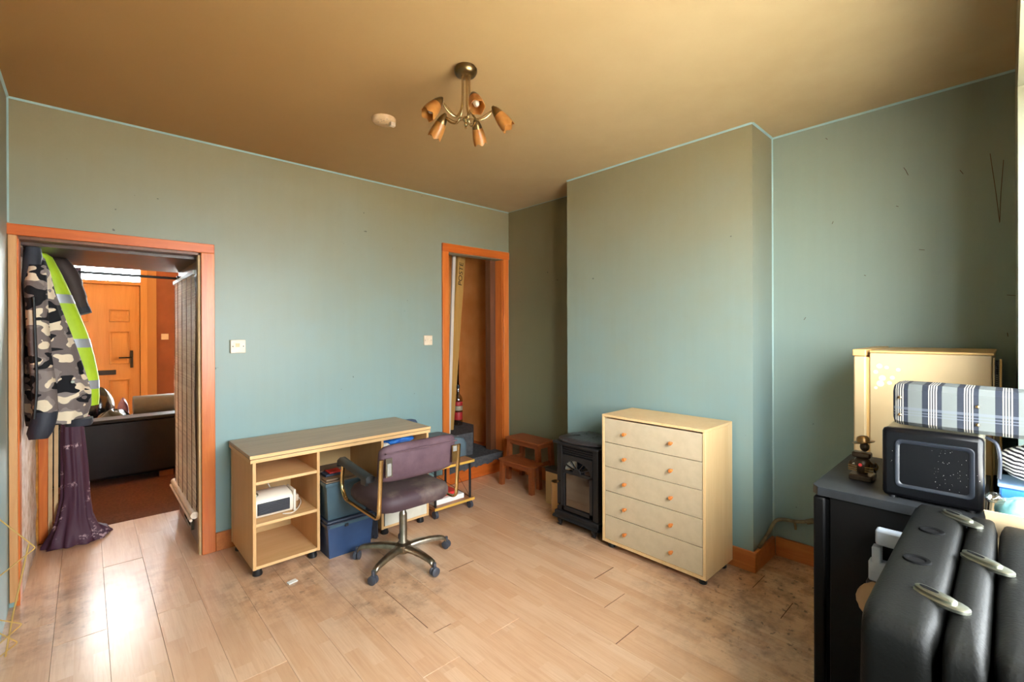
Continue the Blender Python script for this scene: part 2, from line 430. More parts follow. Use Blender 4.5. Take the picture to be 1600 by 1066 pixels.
def fillet(pts, r, n=5):
    P = [Vector(p) for p in pts]; out = [P[0]]
    for i in range(1, len(P)-1):
        a = P[i]+(P[i-1]-P[i]).normalized()*r; b = P[i]+(P[i+1]-P[i]).normalized()*r
        for j in range(n+1):
            t = j/n; out.append(a*(1-t)**2+P[i]*2*t*(1-t)+b*t*t)
    return out+[P[-1]]
def text(body, size, mw, name, mat, parent, ext=.0006):
    c = bpy.data.curves.new(name, 'FONT'); c.body = body; c.size = size; c.extrude = ext; c.align_x = 'CENTER'; c.align_y = 'CENTER'
    o = bpy.data.objects.new(name, c); COL.objects.link(o)
    dg = bpy.context.evaluated_depsgraph_get(); me = bpy.data.meshes.new_from_object(o.evaluated_get(dg))
    bpy.data.objects.remove(o); bpy.data.curves.remove(c)
    me.transform(mw); me.materials.clear(); me.materials.append(MATS[mat])
    b = MB(); b.add([v.co[:] for v in me.vertices], [tuple(p.vertices) for p in me.polygons]); bpy.data.meshes.remove(me)
    return b.build(name, mat, parent, 0)

# ------------------------------------------------------------------ room shell
XL, XR, XF, YL, YR, YA, YD, H = -.296, 3.22, 2.887, 2.453, 1.029, 3.519, -.02, 2.65
YB = -.27                                    # window plane at the back of the recess
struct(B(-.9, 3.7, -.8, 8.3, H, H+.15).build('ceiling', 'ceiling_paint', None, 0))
struct(B(-20, 24, -22, 30, -.30, -.20).build('ground', 'outdoor', None, 0))
struct(B(-.75, XL, YD, 3.62, -.15, H).build('wall_left', 'wall_paint', None, 0))
b = MB()
b.box(XL, -.27, YA, 3.62, 0, H); b.box(-.27, .54, YA, 3.62, 1.934, H); b.box(.54, 2.45, YA, 3.62, 0, H)
b.box(2.45, 3.13, YA, 3.62, 2.15, H); b.box(3.13, XR, YA, 3.62, 0, H)
struct(b.build('wall_back', 'wall_paint', None, 0))
wr = struct(B(XR, 3.5, YD-.3, 3.62, -.15, H).build('wall_right', 'alcove_paint', None, 0))
struct(B(XF, XR, YR, YL, 0, H).build('wall_chimney', 'wall_paint', None, 0))
# window wall with the deep recess the photograph is taken from
struct(B(XR-.006, XR, YL, YA, 0, H).build('wall_alcove', 'olive_paint', None, 0))
b = MB(); b.box(2.3, XR, YB-.1, YD, -.15, H); b.box(-.45, -.25, YB-.1, YD, -.15, H); b.box(-.45, 2.3, YB-.1, YD, 2.24, H)
b.box(-.25, 2.3, YB-.1, YB, -.15, .80); b.box(-.25, .54, YB-.1, YB, .80, 2.24); b.box(2.16, 2.3, YB-.1, YB, .80, 2.24)
struct(b.build('wall_front', 'wall_paint', None, 0))
b = MB(); b.box(.54, 2.16, YB-.05, YB, .80, .86); b.box(.54, 2.16, YB-.05, YB, 2.18, 2.24)
for x in (.54, 1.32, 2.10): b.box(x, x+.06, YB-.05, YB, .86, 2.18)
w1 = struct(b.build('window_1', 'frame_white', None, 0))
for x in (.60, 1.38): B(x, x+.72, YB-.03, YB-.024, .86, 2.18).build('pane', 'window_glass', w1, 0)
# painted bead where wall and ceiling meet
def bead(p, q, nx, ny, k):
    b = MB(); t = .009
    v = [(p[0], p[1], H), (p[0]+nx*t, p[1]+ny*t, H), (p[0], p[1], H-t)]; u = [(q[0], q[1], H), (q[0]+nx*t, q[1]+ny*t, H), (q[0], q[1], H-t)]
    struct(b.rings([v, u]).build('trim_%d' % k, 'caulk', None, 0))
bead((XL, YA), (XR, YA), 0, -1, 10); bead((XR, YA), (XR, YL), -1, 0, 11); bead((XF, YL), (XF, YR), -1, 0, 12)
bead((XF, YR), (XR, YR), 0, -1, 13); bead((XR, YR), (XR, YD), -1, 0, 14); bead((XL, YD), (XL, YA), 1, 0, 15)
b = MB(); b.rings([[(XR, YR, 0), (XR-.007, YR, 0), (XR, YR-.007, 0)], [(XR, YR, H), (XR-.007, YR, H), (XR, YR-.007, H)]])
struct(b.build('trim_16', 'caulk', None, 0))
b = MB(); b.rings([[(XL, YA, 2), (XL+.007, YA, 2), (XL, YA-.007, 2)], [(XL, YA, H), (XL+.007, YA, H), (XL, YA-.007, H)]])
struct(b.build('trim_17', 'caulk', None, 0))

# floor: underlay with laminate planks laid one by one
b = MB(); b.box(XL-.05, XR+.05, YB-.1, 3.56, -.16, -.012); b.box(-.28, .58, 3.56, 4.53, -.16, -.012)
fl = struct(b.build('floor', 'underlay', None, 0))
ends = {1: 4.19, 2: 3.73, 3: 4.17, 4: 3.37, 5: 2.75, 6: 2.3, 7: 1.64, 8: 1.85, 9: 2.9, 10: 2.263, 11: 1.218, 12: 1.418, 13: 1.622, 14: .3, 15: .77, 16: .967, 17: .55, 18: 1.2, 0: 3.2}
PLK = {}
def plank(x0, y0, y1, z):
    wd = .1872; key = round(y1-y0, 3)
    if key not in PLK:
        b = MB(); L = y1-y0; c = .0007
        rs = []
        for zz, e in ((-.0118, 0), (-c, 0), (0, c)):
            rs.append([(e, e, zz), (wd-e, e, zz), (wd-e, L-e, zz), (e, L-e, zz)])
        b.rings(rs); me_o = b.build('plank', 'laminate', None, 0, (0, 0, 0)); PLK[key] = me_o.data
        bpy.data.objects.remove(me_o)
    o = bpy.data.objects.new('plank', PLK[key]); COL.objects.link(o); o.parent = fl
    o.location = Vector((x0, y0, z))-Vector(fl['_w'])
    o.rotation_euler = (random.uniform(-.0006, .0006), random.uniform(-.002, .002), 0)
for k in range(19):
    x0 = -.304+.188*k; top = 4.53 if x0 < .5 else 3.515
    if x0+.1 > XR: continue
    e = ends[k]
    while e-1.243 > YB: e -= 1.243
    y0 = YB
    while y0 < top-.01:
        y1 = min(e, top)
        if y1-y0 > .03:
            lift = random.uniform(-.0005, .0006)
            if k in (1, 2, 3): lift += random.choice((0, .0012, .002))
            plank(x0+.0004, y0+.0005, y1-.0005, lift)
        y0 = y1; e += 1.243

# dirt-filled seams between some boards
for x0, x1, y0, y1 in ((1.1985, 1.2015, 1.90, 2.33), (1.764, 1.952, 1.217, 1.219), (2.516, 2.70, .7685, .7715), (2.704, 2.885, .9655, .9685), (1.954, 2.138, 1.4172, 1.4188), (2.142, 2.326, 1.6212, 1.6228), (1.202, 1.30, 1.849, 1.851), (1.578, 1.762, 2.2622, 2.2638)):
    B(x0, x1, y0, y1, -.001, .0012).build('seam', 'stain_dark', fl, 0)
# door casings
t1 = MB(); t1.box(-.30, .615, 3.499, YA, 1.934, 1.992, .003)
t1 = struct(t1.build('trim_1', 'trim_wood'))
MB().box(.541, .615, 3.499, YA, 0, 1.934, .003).build('casing_leg', 'trim_wood_vertical', t1)
MB().box(-.294, -.262, 3.499, YA, .03, 1.934, .003).build('casing_leg', 'worn_trim', t1)
MB().box(.528, .545, YA, 3.575, 0, 1.934).build('jamb_lining', 'cream_wood', t1)
MB().box(-.275, -.256, YA, 3.62, .0, 1.934).build('jamb_lining', 'trim_wood_vertical', t1)
MB().box(-.26, .54, YA, 3.62, 1.918, 1.936).build('head_lining', 'brown_wood', t1)
t2 = struct(MB().box(2.384, 3.205, 3.499, YA, 2.155, 2.232, .003).build('trim_2', 'trim_wood'))
MB().box(2.384, 2.452, 3.499, YA, 0, 2.155, .003).build('casing_leg', 'trim_wood_vertical', t2)
MB().box(3.125, 3.195, 3.499, YA, .02, 2.155, .003).build('casing_leg', 'trim_wood_vertical', t2)
MB().box(2.438, 2.452, YA, 3.62, .2, 2.15).build('jamb_lining', 'trim_wood_vertical', t2)
MB().box(3.118, 3.132, YA, 3.62, .2, 2.15).build('jamb_lining', 'trim_wood_vertical', t2)
# baseboards
def base_board(name, x0, x1, y0, y1):
    b = MB(); b.box(x0, x1, y0, y1, 0, .118, .004); return struct(b.build(name, 'baseboard_wood'))
base_board('baseboard_back', .616, 2.383, YA-.02, YA)
base_board('baseboard_chimney_front', XF-.02, XF, YR-.02, YL+.02)
base_board('baseboard_chimney_side', XF, XR-.02, YR-.02, YR)
base_board('baseboard_right', XR-.02, XR, YD, YR-.02)
base_board('baseboard_alcove', XR-.02, XR, YL, 3.49)

# passage to the front room, under the stairs
struct(B(-.4, .6, 3.62, 4.5, 1.90, 1.95).build('ceiling_passage', 'dark_wood', None, 0))
b = MB(); b.box(.545, .60, 3.62, 4.5, -.1, 1.95); struct(b.build('wall_passage_right', 'brown_wood', None, 0))
# broken plaster on the left of the passage
b = MB(); n = 14; g = random.Random(3)
for j in range(16):
    for i in range(n): pass
ring = []
for j in range(24):
    z = 1.95*j/23; e = [-.2550+.004*g.uniform(-1, 1) if 0 < i < n else -.262 for i in range(n+1)]
    ring.append([(e[i]+.012*(i/n), 3.62+(.80)*i/n, z) for i in range(n+1)]+[(-.45, 4.44, z), (-.45, 3.62, z)])
b.rings(ring); struct(b.build('wall_passage_left', 'bare_plaster', None, 60))
b = MB(); b.box(-.45, -.238, 4.42, 4.46, 0, 1.95); struct(b.build('trim_3', 'foam_gap', None, 0))
struct(B(-.238, -.19, 4.43, 4.50, 0, 1.90, bev=.004).build('trim_4', 'trim_wood_vertical'))

# front room beyond
struct(B(-.65, 3.5, 4.53, 7.85, -.15, -.005).build('floor_front_room', 'carpet_brown', None, 0))
b = MB(); b.box(-.8, -.65, 4.4, 8.0, -.1, H); b.box(-.8, -.45, 3.62, 4.5, -.1, H)
struct(b.build('wall_front_room_left', 'front_cream', None, 0))
struct(B(3.22, 3.5, 4.4, 8.0, -.1, H).build('wall_front_room_right', 'front_cream', None, 0))
b = MB(); b.box(.60, 3.5, 4.45, 4.55, -.1, H); b.box(-.8, .6, 4.45, 4.55, 1.95, H); b.box(-.65, -.24, 4.47, 4.55, 0, 1.95)
struct(b.build('wall_stair_back', 'stair_plaster', None, 0))
b = MB(); b.box(-.8, -.37, 7.83, 7.98, -.1, H); b.box(-.37, .6, 7.83, 7.98, 2.62, H); b.box(.6, 1.0, 7.83, 7.98, -.1, H)
b.box(1.0, 3.0, 7.83, 7.98, -.1, .5); b.box(1.0, 3.0, 7.83, 7.98, 2.3, H); b.box(3.0, 3.5, 7.83, 7.98, -.1, H)
struct(b.build('wall_street', 'front_wall', None, 0))
b = MB(); b.box(1.0, 3.0, 7.88, 7.93, .5, .56); b.box(1.0, 3.0, 7.88, 7.93, 2.24, 2.3)
for x in (1.0, 1.97, 2.94): b.box(x, x+.06, 7.88, 7.93, .56, 2.24)
w2 = struct(b.build('window_2', 'frame_white', None, 0))
for x in (1.06, 2.03): B(x, x+.91, 7.90, 7.906, .56, 2.24).build('pane', 'window_glass', w2, 0)
# front door
d1 = struct(MB().box(-.30, .525, 7.80, 7.85, .02, 2.035, .004).build('door_1', 'door_wood'))
b = MB(); b.box(-.37, -.31, 7.78, 7.88, 0, 2.62); b.box(.53, .60, 7.78, 7.88, 0, 2.62); b.box(-.31, .53, 7.78, 7.88, 2.04, 2.085); b.box(-.31, .53, 7.78, 7.88, 2.58, 2.62)
fr = b.build('door_frame', 'door_wood', d1)
B(.49, .54, 7.852, 7.88, 0, 2.06).build('door_stop', 'door_wood', d1); B(-.34, -.28, 7.852, 7.88, 0, 2.06).build('door_stop', 'door_wood', d1); B(-.31, .53, 7.852, 7.88, 2.02, 2.05).build('door_stop', 'door_wood', d1)
B(-.31, .53, 7.84, 7.846, 2.085, 2.58).build('pane', 'window_glass', d1, 0)
for x0, x1 in ((-.20, .03), (.22, .42)):
    for z0, z1 in ((1.56, 1.72), (1.02, 1.44), (.28, .82)):
        p = MB(); rs = []
        for yy, e in ((7.80, 0), (7.780, .006), (7.797, .022), (7.797, .030), (7.776, .06)):
            rs.append([(x0+e, yy, z0+e), (x1-e, yy, z0+e), (x1-e, yy, z1-e), (x0+e, yy, z1-e)])
        p.rings(rs).build('panel', 'door_wood', d1)
B(.425, .455, 7.785, 7.80, .965, 1.19, bev=.004).build('handle_plate', 'black_plastic', d1)
b = MB(); b.tube([(.44, 7.785, 1.10), (.44, 7.755, 1.10), (.31, 7.75, 1.10)], .009); b.build('handle', 'black_plastic', d1)
B(.02, .285, 7.788, 7.80, .885, .945, bev=.004).build('letter_plate', 'black_plastic', d1)
struct(B(.60, .70, 7.80, 7.83, 0, 2.5).build('trim_5', 'front_strip', None, 0))
t = thing('light_switch', 'small cream light switch on brown wall beside the front door', 'light switch', (.79, 7.828, 1.32))
B(.752, .832, 7.82, 7.829, 1.325, 1.405, bev=.003).build('plate', 'socket_cream', t); B(.785, .798, 7.814, 7.82, 1.35, 1.38).build('rocker', 'socket_cream', t)

# stairwell behind the narrow doorway
struct(B(3.22, 3.3, 3.62, 4.45, 0, H).build('wall_stair_right', 'stair_plaster', None, 0))
struct(B(3.05, 3.22, 3.622, 3.70, .2, 2.3).build('trim_6', 'brown_wood', None, 0))
st = struct(B(2.45, 3.22, 3.525, 4.45, 0, .19).build('stairs', 'trim_wood', None, 0))
b = MB(); xs = [2.453+.0285*i for i in range(24)]; g = random.Random(5)
top = [(x, 3.505, .203) for x in xs]; bot = [(x, 3.503, .135-.035*(1-i/23)+.012*g.uniform(-1, 1)) for i, x in enumerate(xs)]
vs = []; fs = []
for i, x in enumerate(xs):
    vs += [(x, 4.45, .203), top[i], bot[i], (x, 3.512, bot[i][2]), (x, 3.512, .192), (x, 4.45, .192)]
for i in range(23):
    a, c = i*6, i*6+6
    for k in range(6): fs.append((a+k, a+(k+1) % 6, c+(k+1) % 6, c+k))
fs += [(0, 1, 2, 3, 4, 5), tuple(range(23*6, 24*6))[::-1]]
b.add(vs, fs).build('landing_carpet', 'carpet_grey', st)
def winder(poly, z0, z1):
    b = MB(); b.prism(poly, z0, z1); return b.build('step', 'carpet_grey', st, 0)
winder([(2.0, 3.625), (2.82, 3.625), (3.06, 3.92), (3.06, 4.448), (2.0, 4.448)], .203, .42)
winder([(1.2, 3.625), (2.35, 3.625), (2.55, 3.85), (2.62, 4.448), (1.2, 4.448)], .42, .63)
winder([(.7, 3.625), (2.0, 3.625), (2.0, 4.448), (.7, 4.448)], .63, .84)
# ghost line of an old stringer on the far wall
b = MB(); g = random.Random(9); up_, lo_ = [], []
for i in range(15):
    x = 2.75+.46*i/14; z = 1.05-.80*i/14
    up_.append((x, 4.444, z+.012+.01*g.uniform(-1, 1))); lo_.append((x, 4.444, z-.02+.014*g.uniform(-1, 1)))
vs = []; fs = []
for i in range(15): vs += [up_[i], lo_[i], (lo_[i][0], 4.4505, lo_[i][2]), (up_[i][0], 4.4505, up_[i][2])]
for i in range(14):
    a = i*4; fs += [(a+k, a+(k+1) % 4, a+4+(k+1) % 4, a+4+k) for k in range(4)]
b.add(vs, fs).build('stringer_scar', 'stain_dark', st)
def leaning(name, p, q, wd, th, mat, label, ang=0):
    p, q = Vector(p), Vector(q); ax = (q-p).normalized(); s_ = Vector((math.cos(ang), math.sin(ang), 0)); s_ = (s_-ax*s_.dot(ax)).normalized(); nn = ax.cross(s_)
    def rect(c): return [c+s_*wd*i+nn*th*j for i, j in ((-.5, -.5), (.5, -.5), (.5, .5), (-.5, .5))]
    o = tag(MB().rings([rect(p), rect(q)]).build(name, mat, None, 0), label, 'board')
    return o, p, q, s_, nn, ax
leaning('leaning_board', (2.595, 3.72, .425), (2.675, 3.72, 2.38), .032, .02, 'pale_board', 'narrow pale grey board leaning inside the stair doorway')
o, p, q, s_, nn, ax = leaning('leaning_plank', (2.695, 3.86, .425), (2.905, 3.90, 2.42), .115, .03, 'timber', 'yellowish timber plank with stamped letters leaning in stair doorway', .25)
nn2 = nn if nn.y < 0 else -nn
c = p+(q-p)*.80+nn2*.0156
xx = ax; yy = nn2.cross(ax)
mw = Matrix((xx, yy, nn2)).transposed().to_4x4(); mw.translation = c
text('POSTE', .085, mw, 'lettering', 'ink', o)

t = thing('glass_bottle', 'tall clear spirit bottle with red label standing on grey stair', 'bottle', (2.93, 4.02, .42))
MB().lathe([(.0, .0), (.043, .002), (.046, .02), (.046, .27), (.04, .30), (.017, .335), (.0155, .41), (.0, .41)], (2.93, 4.02, .42), 20).build('body', 'bottle_glass', t)
MB().lathe([(.0465, .06), (.0468, .061), (.0468, .14), (.0465, .141)], (2.93, 4.02, .42), 20).build('label', 'bottle_red', t)
MB().lathe([(.0465, .16), (.0468, .161), (.0468, .205), (.0465, .206)], (2.93, 4.02, .42), 20).build('label', 'bottle_cream', t)
MB().lathe([(.0465, .21), (.0468, .211), (.0468, .25), (.0465, .251)], (2.93, 4.02, .42), 20).build('label', 'bottle_red', t)
MB().lathe([(.016, .0), (.0175, .001), (.0175, .035), (.0, .036)], (2.93, 4.02, .815), 16).build('cap', 'black_plastic', t)

def on_right(px, py):
    d = fw+rt*((px-800)/F)-upv*((py-CY)/F); return Vector((0, 0, EYE))+d*((XR-.001)/d.x)
for pl in (((1412, 262), (1415, 266), (1419, 274)), ((1500, 266), (1505, 272)), ((1436, 390), (1445, 391)), ((1256, 500), (1259, 496)), ((1547, 240), (1556, 300), (1562, 348)), ((1568, 250), (1564, 300), (1562, 348)), ((1573, 461), (1588, 462)), ((1400, 322), (1404, 323)), ((1350, 430), (1353, 431)), ((1574, 520), (1575, 526)), ((1290, 216), (1293, 218)), ((1300, 350), (1302, 346))):
    MB().tube([on_right(*q) for q in pl], .0014, 5).build('scuff', 'stain_dark', wr)
# ------------------------------------------------------------------ ceiling lamp
LX, LY = 1.30, 1.715
t = thing('ceiling_lamp', 'brass five-arm ceiling lamp with amber glass tulip shades', 'ceiling lamp', (LX, LY, 2.36))
MB().lathe([(0, 0), (.03, .0), (.045, .006), (.053, .020), (.053, .032), (.047, .035), (.047, .041), (0, .041)], (LX, LY, H-.041), 28).build('ceiling_rose', 'antique_brass', t)
MB().lathe([(0, 0), (.006, .004), (.004, .012), (.010, .02), (.006, .03), (.016, .042), (.012, .055), (0, .058)], (LX, LY, 2.365), 16).build('finial', 'brass', t)
for k, az in enumerate((-70, 2, 74, 146, 218)):
    a = math.radians(az)-YAW; ca, sa = math.cos(a), math.sin(a)
    def q(r, z): return (LX+ca*r, LY+sa*r, z)
    arm = MB().tube(arc([q(.018, 2.612), q(.018, 2.52), q(.024, 2.455), q(.05, 2.41), q(.085, 2.415), q(.115, 2.44), q(.13, 2.462)]), .0046, 8).build('arm', 'brass', t)
    MB().tube(arc([q(.012, 2.415), q(.04, 2.412), q(.07, 2.42), q(.10, 2.44), q(.128, 2.458)]), .002, 6).build('stay', 'brass', arm)
    tilt = math.radians(52)
    ax = Vector((ca*math.cos(tilt), sa*math.cos(tilt), -math.sin(tilt))); o0 = Vector(q(.126, 2.468))
    cap = MB().lathe([(0, -.004), (.006, -.004), (.008, .0), (.015, .010), (.0225, .030), (.0255, .044), (.0, .044)], o0, 18, ax).build('shade_cap', 'antique_brass', t)
    sh = MB(); n = 30; rs = []
    for r, z, wv in ((.0195, .028, 0), (.026, .05, 0), (.031, .075, 0), (.033, .10, .5), (.0335, .118, 1.0)):
        qn = Vector((0, 0, 1)).rotation_difference(ax)
        rs.append([o0+qn @ Vector((r*math.cos(2*PI*i/n), r*math.sin(2*PI*i/n), z+wv*.006*math.cos(5*2*PI*i/n))) for i in range(n)])
    inner = []
    for j in range(len(rs)-1, -1, -1):
        cen = sum((Vector(v) for v in rs[j]), Vector())/n
        inner.append([v+(cen-v).normalized()*.0022 for v in rs[j]])
    sh.rings(rs+inner, False, True); s_ob = sh.build('glass_shade', 'amber_glass', t, 60)
    MB().lathe([(0, .02), (.008, .03), (.011, .05), (.015, .07), (.012, .095), (.0, .106)], o0, 14, ax).build('bulb', 'bulb', s_ob)
t = thing('smoke_detector_base', 'round cream smoke detector base with broken clip on ceiling', 'smoke detector', (1.265, 2.445, 2.628))
MB().lathe([(0, 0), (.058, 0), (.066, .008), (.067, .022), (0, .022)], (1.265, 2.445, 2.628), 32).build('base_plate', 'detector', t)
B(1.285, 1.315, 2.40, 2.425, 2.606, 2.629, bev=.003).build('clip', 'socket_cream', t)
g = random.Random(2)
for i in range(9):
    a, r = g.uniform(0, 6.28), g.uniform(.015, .055); MB().cyl((1.265+r*math.cos(a), 2.445+r*math.sin(a), 2.6274), .0028, .001, 8).build('screw_hole', 'screw_dark', t)

# ------------------------------------------------------------------ wall plates
t = thing('fused_outlet', 'cream square wall plate near the wide doorway casing', 'wall socket', (.745, 3.518, 1.285))
B(.702, .79, 3.494, 3.519, 1.285, 1.373, bev=.003).build('plate', 'socket_cream', t)
B(.730, .755, 3.4925, 3.495, 1.325, 1.35).build('fuse_carrier', 'detector', t)
for x in (.715, .777): MB().cyl((x, 3.4935, 1.33), .004, .0025, 10, (0, 1, 0)).build('screw', 'screw_dark', t)
t = thing('wall_switch', 'small cream wall switch beside the narrow stair doorway', 'light switch', (2.233, 3.518, 1.30))
B(2.19, 2.276, 3.506, 3.519, 1.303, 1.389, bev=.003).build('plate', 'socket_cream', t)
B(2.226, 2.239, 3.501, 3.507, 1.335, 1.36, bev=.002).build('rocker', 'socket_cream', t)
for x in (2.203, 2.263): MB().cyl((x, 3.5055, 1.346), .003, .002, 8, (0, 1, 0)).build('screw', 'screw_dark', t)
t = thing('floor_vent', 'grey double metal wall box low in the passage', 'wall box', (.535, 4.0, .06))
B(.528, .546, 3.83, 4.13, .06, .22).build('frame', 'vent_metal', t)
for y in (3.86, 4.0): B(.5255, .5285, y, y+.10, .085, .195).build('opening', 'gasket', t)

# ------------------------------------------------------------------ desk
DX0, DX1, DY0, DY1 = .687, 1.894, 2.952, 3.488
t = thing('desk', 'long beech desk with open shelves and dusty top against the teal wall', 'desk', (1.29, 3.22, 0))
b = MB(); b.box(DX0, DX1, DY0, DY1, .694, .712, .002); b.build('desktop', 'desk_top', t)
B(DX0+.001, DX1-.001, DY0-.002, DY1, .668, .689, bev=.002).build('desktop_underlayer', 'beech_edge', t)
B(DX0-.001, DX1+.001, DY0-.003, DY0, .6930, .7125).build('edge_strip', 'beech_edge', t)
B(DX0+.004, DX1-.004, DY0+.004, DY1, .6885, .6945).build('edge_groove', 'dark_wood', t)
for x in (.703, 1.066, 1.503, 1.868): B(x, x+.017, DY0+.012, DY1-.012, .045, .668).build('side_panel', 'beech', t)
def shelf(x0, x1, z, nm='shelf'): return B(x0, x1, DY0+.016, DY1-.02, z, z+.017).build(nm, 'beech_edge', t)
shelf(.72, 1.066, .045, 'bottom_panel'); shelf(.72, 1.066, .291); shelf(.72, 1.066, .535)
shelf(1.52, 1.868, .045, 'bottom_panel'); shelf(1.52, 1.868, .545)
B(.70, 1.885, DY1-.012, DY1-.002, .045, .67).build('back_panel', 'cream_back', t)
dr = B(1.525, 1.864, DY0+.006, DY0+.024, .066, .54, bev=.002).build('cupboard_door', 'white_door', t)
MB().lathe([(0, 0), (.006, 0), (.006, .012), (.013, .02), (.013, .026), (0, .028)], (1.655, DY0+.006, .185), 14, (0, -1, 0)).build('knob', 'knob_wood', dr)
for x in (.735, 1.05, 1.545, 1.835):
    for y in (DY0+.05, DY1-.06): MB().lathe([(0, 0), (.026, 0), (.028, .01), (.022, .03), (.022, .0455), (0, .0455)], (x, y, 0), 16).build('foot', 'black_plastic', t)
# things in and on the desk
HX, HY, HZ = .845, 3.115, .309
t = thing('fan_heater', 'small white fan heater with dark grille on the desk shelf', 'heater', (HX, HY, HZ))
b = MB(); rs = []
for x, k in ((.728, .92), (.75, 1), (.845, 1.02), (.93, 1), (.945, .9)):
    rs.append([(x, y, HZ+.004+(z-HZ)*k) for y, z in ((3.05, HZ), (3.035, HZ+.02), (3.035, HZ+.10), (3.06, HZ+.125), (3.15, HZ+.135), (3.20, HZ+.10), (3.205, HZ))])
b.rings(rs).build('body', 'heater_white', t)
B(.744, .925, 3.028, 3.037, HZ+.022, HZ+.092, bev=.003).build('grille', 'heater_grille', t)
for i in range(6): B(.748, .921, 3.0255, 3.0285, HZ+.028+i*.0105, HZ+.032+i*.0105).build('slat', 'grille_slat', t)
B(.945, .96, 3.025, 3.17, HZ, HZ+.135, bev=.006).build('end_cheek', 'heater_white', t)
MB().lathe([(.016, 0), (.016, .012), (.012, .016), (0, .016)], (.745, 3.08, HZ+.127), 14).build('dial', 'steel', t)
MB().tube(arc([(.73, 3.18, HZ+.10), (.76, 3.22, HZ+.17), (.83, 3.23, HZ+.18), (.87, 3.22, HZ+.10), (.89, 3.215, HZ+.01)]), .0035).build('cable', 'heater_white', t)
MB().tube(arc([(.88, 3.02, HZ+.005), (.93, 3.0, HZ+.005), (.99, 3.07, HZ+.006), (1.03, 3.16, HZ+.012), (1.02, 3.21, HZ+.03)]), .0035).build('cable', 'heater_white', t)
B(.985, 1.03, 3.19, 3.23, HZ, HZ+.045, bev=.008).build('plug', 'socket_cream', t)

def crate(name, label, x0, x1, y0, y1, z0, z1, mat, lid, lidmat, cat='storage box'):
    t = thing(name, label, cat, ((x0+x1)/2, (y0+y1)/2, z0)); e = .015
    rs = [[(x0+e, y0+e, z0), (x1-e, y0+e, z0), (x1-e, y1-e, z0), (x0+e, y1-e, z0)], [(x0, y0, z1-lid), (x1, y0, z1-lid), (x1, y1, z1-lid), (x0, y1, z1-lid)]]
    MB().rings(rs).build('body', mat, t)
    B(x0-.008, x1+.008, y0-.008, y1+.008, z1-lid-.012, z1-lid+.012, bev=.004).build('rim', mat if lidmat != 'navy_lid' else 'navy_lid', t)
    l_ = B(x0-.004, x1+.004, y0-.004, y1+.004, z1-lid+.0125, z1, bev=.006).build('lid', lidmat, t)
    return t, l_
t, l_ = crate('storage_box', 'blue plastic storage box with dark lid under the teal box', 1.10, 1.40, 2.88, 3.28, 0, .238, 'blue_box', .03, 'navy_lid')
B(1.205, 1.225, 2.864, 2.876, .188, .205).build('clip', 'black_plastic', t)
B(1.108, 1.392, 2.869, 2.873, .196, .214).build('lip', 'teal_box', t)
t, l_ = crate('tote_box', 'teal plastic box with dusty brown lid stacked on blue box', 1.095, 1.37, 2.885, 3.24, .24, .485, 'teal_box', .02, 'grey_lid')
B(1.10, 1.365, 2.90, 2.965, .4855, .497, bev=.003).build('lid_flap', 'grey_lid', t)
B(1.10, 1.365, 3.10, 3.235, .4855, .500, bev=.003).build('lid_flap', 'grey_lid', t)
t = thing('red_case', 'small red and black case lying on the teal box lid', 'case', (1.18, 3.03, .486))
B(1.13, 1.25, 2.985, 3.075, .486, .503, bev=.003).build('base', 'navy_plastic', t); B(1.155, 1.235, 2.99, 3.07, .503, .513, bev=.003).build('lid', 'red_plastic', t)
b = MB(); b.loft([(1.46, 3.04, .26, .02, .04), (1.455, 3.04, .22, .035, .07), (1.455, 3.035, .12, .038, .085), (1.455, 3.03, .03, .036, .08), (1.455, 3.03, .003, .034, .075)], 30, .16, 6, 4)
tag(b.build('cloth_bag', 'black_cloth'), 'black folded cloth bag on the floor beside the blue box', 'bag')
t = thing('carrier_bag', 'crumpled blue plastic bag in the upper right desk compartment', 'plastic bag', (1.70, 3.10, .60))
MB().blob((1.70, 3.10, .630), .115, .10, .036, 26, 12, .09, 3).build('bag', 'blue_bag', t)
tag(B(1.56, 1.83, 2.99, 3.22, .563, .584, bev=.002).build('paper_stack', 'paper'), 'white paper stack under the blue plastic bag in desk', 'papers')
tag(MB().blob((1.565, 3.03, .606), .035, .04, .022, 16, 8, .1, 6).build('crumpled_paper', 'paper'), 'crumpled white paper beside the blue bag in desk', 'paper')

# ------------------------------------------------------------------ office chair
CX, CYY = 1.445, 2.565
t = thing('office_chair', 'worn purple office chair with brass-toned frame and five-star base', 'chair', (CX, CYY, 0))
b = MB(); n = 15; sx0, sx1, sy0, sy1 = 1.185, 1.685, 2.345, 2.83
def pad(x0, x1, y0, y1, z0, z1, bulge, r=.03, top=True):
    q = MB().box(x0, x1, y0, y1, z0, z1, r, 4); return q
bm_ = bmesh.new(); bmesh.ops.create_grid(bm_, x_segments=14, y_segments=14, size=.5); bm_.free()
rs = []
for z, e, bz in ((.395, .035, 0), (.40, .012, 0), (.425, 0, 0), (.455, 0, 0), (.480, .012, .0), (.492, .035, .0), (.499, .09, .0), (.497, .18, 0)):
    ring = []
    N = 40
    for i in range(N):
        a = 2*PI*i/N; ca, sa = math.cos(a), math.sin(a); p = 5.0
        k = (abs(ca)**p+abs(sa)**p)**(-1/p)
        hx, hy = (sx1-sx0)/2-e, (sy1-sy0)/2-e
        yv = (sy0+sy1)/2+hy*k*sa
        dz = -.018*max(0, (yv-2.70)/.13)**2 - .012*math.exp(-((yv-2.55)/.12)**2)*(1 if z > .47 else 0)
        ring.append(((sx0+sx1)/2+hx*k*ca, yv, z+dz))
    rs.append(ring)
MB().rings(rs).build('seat', 'seat_fabric', t, 50)
bx0, bx1 = 1.185, 1.690; rs = []
N = 40; H0, H1 = .575, .792
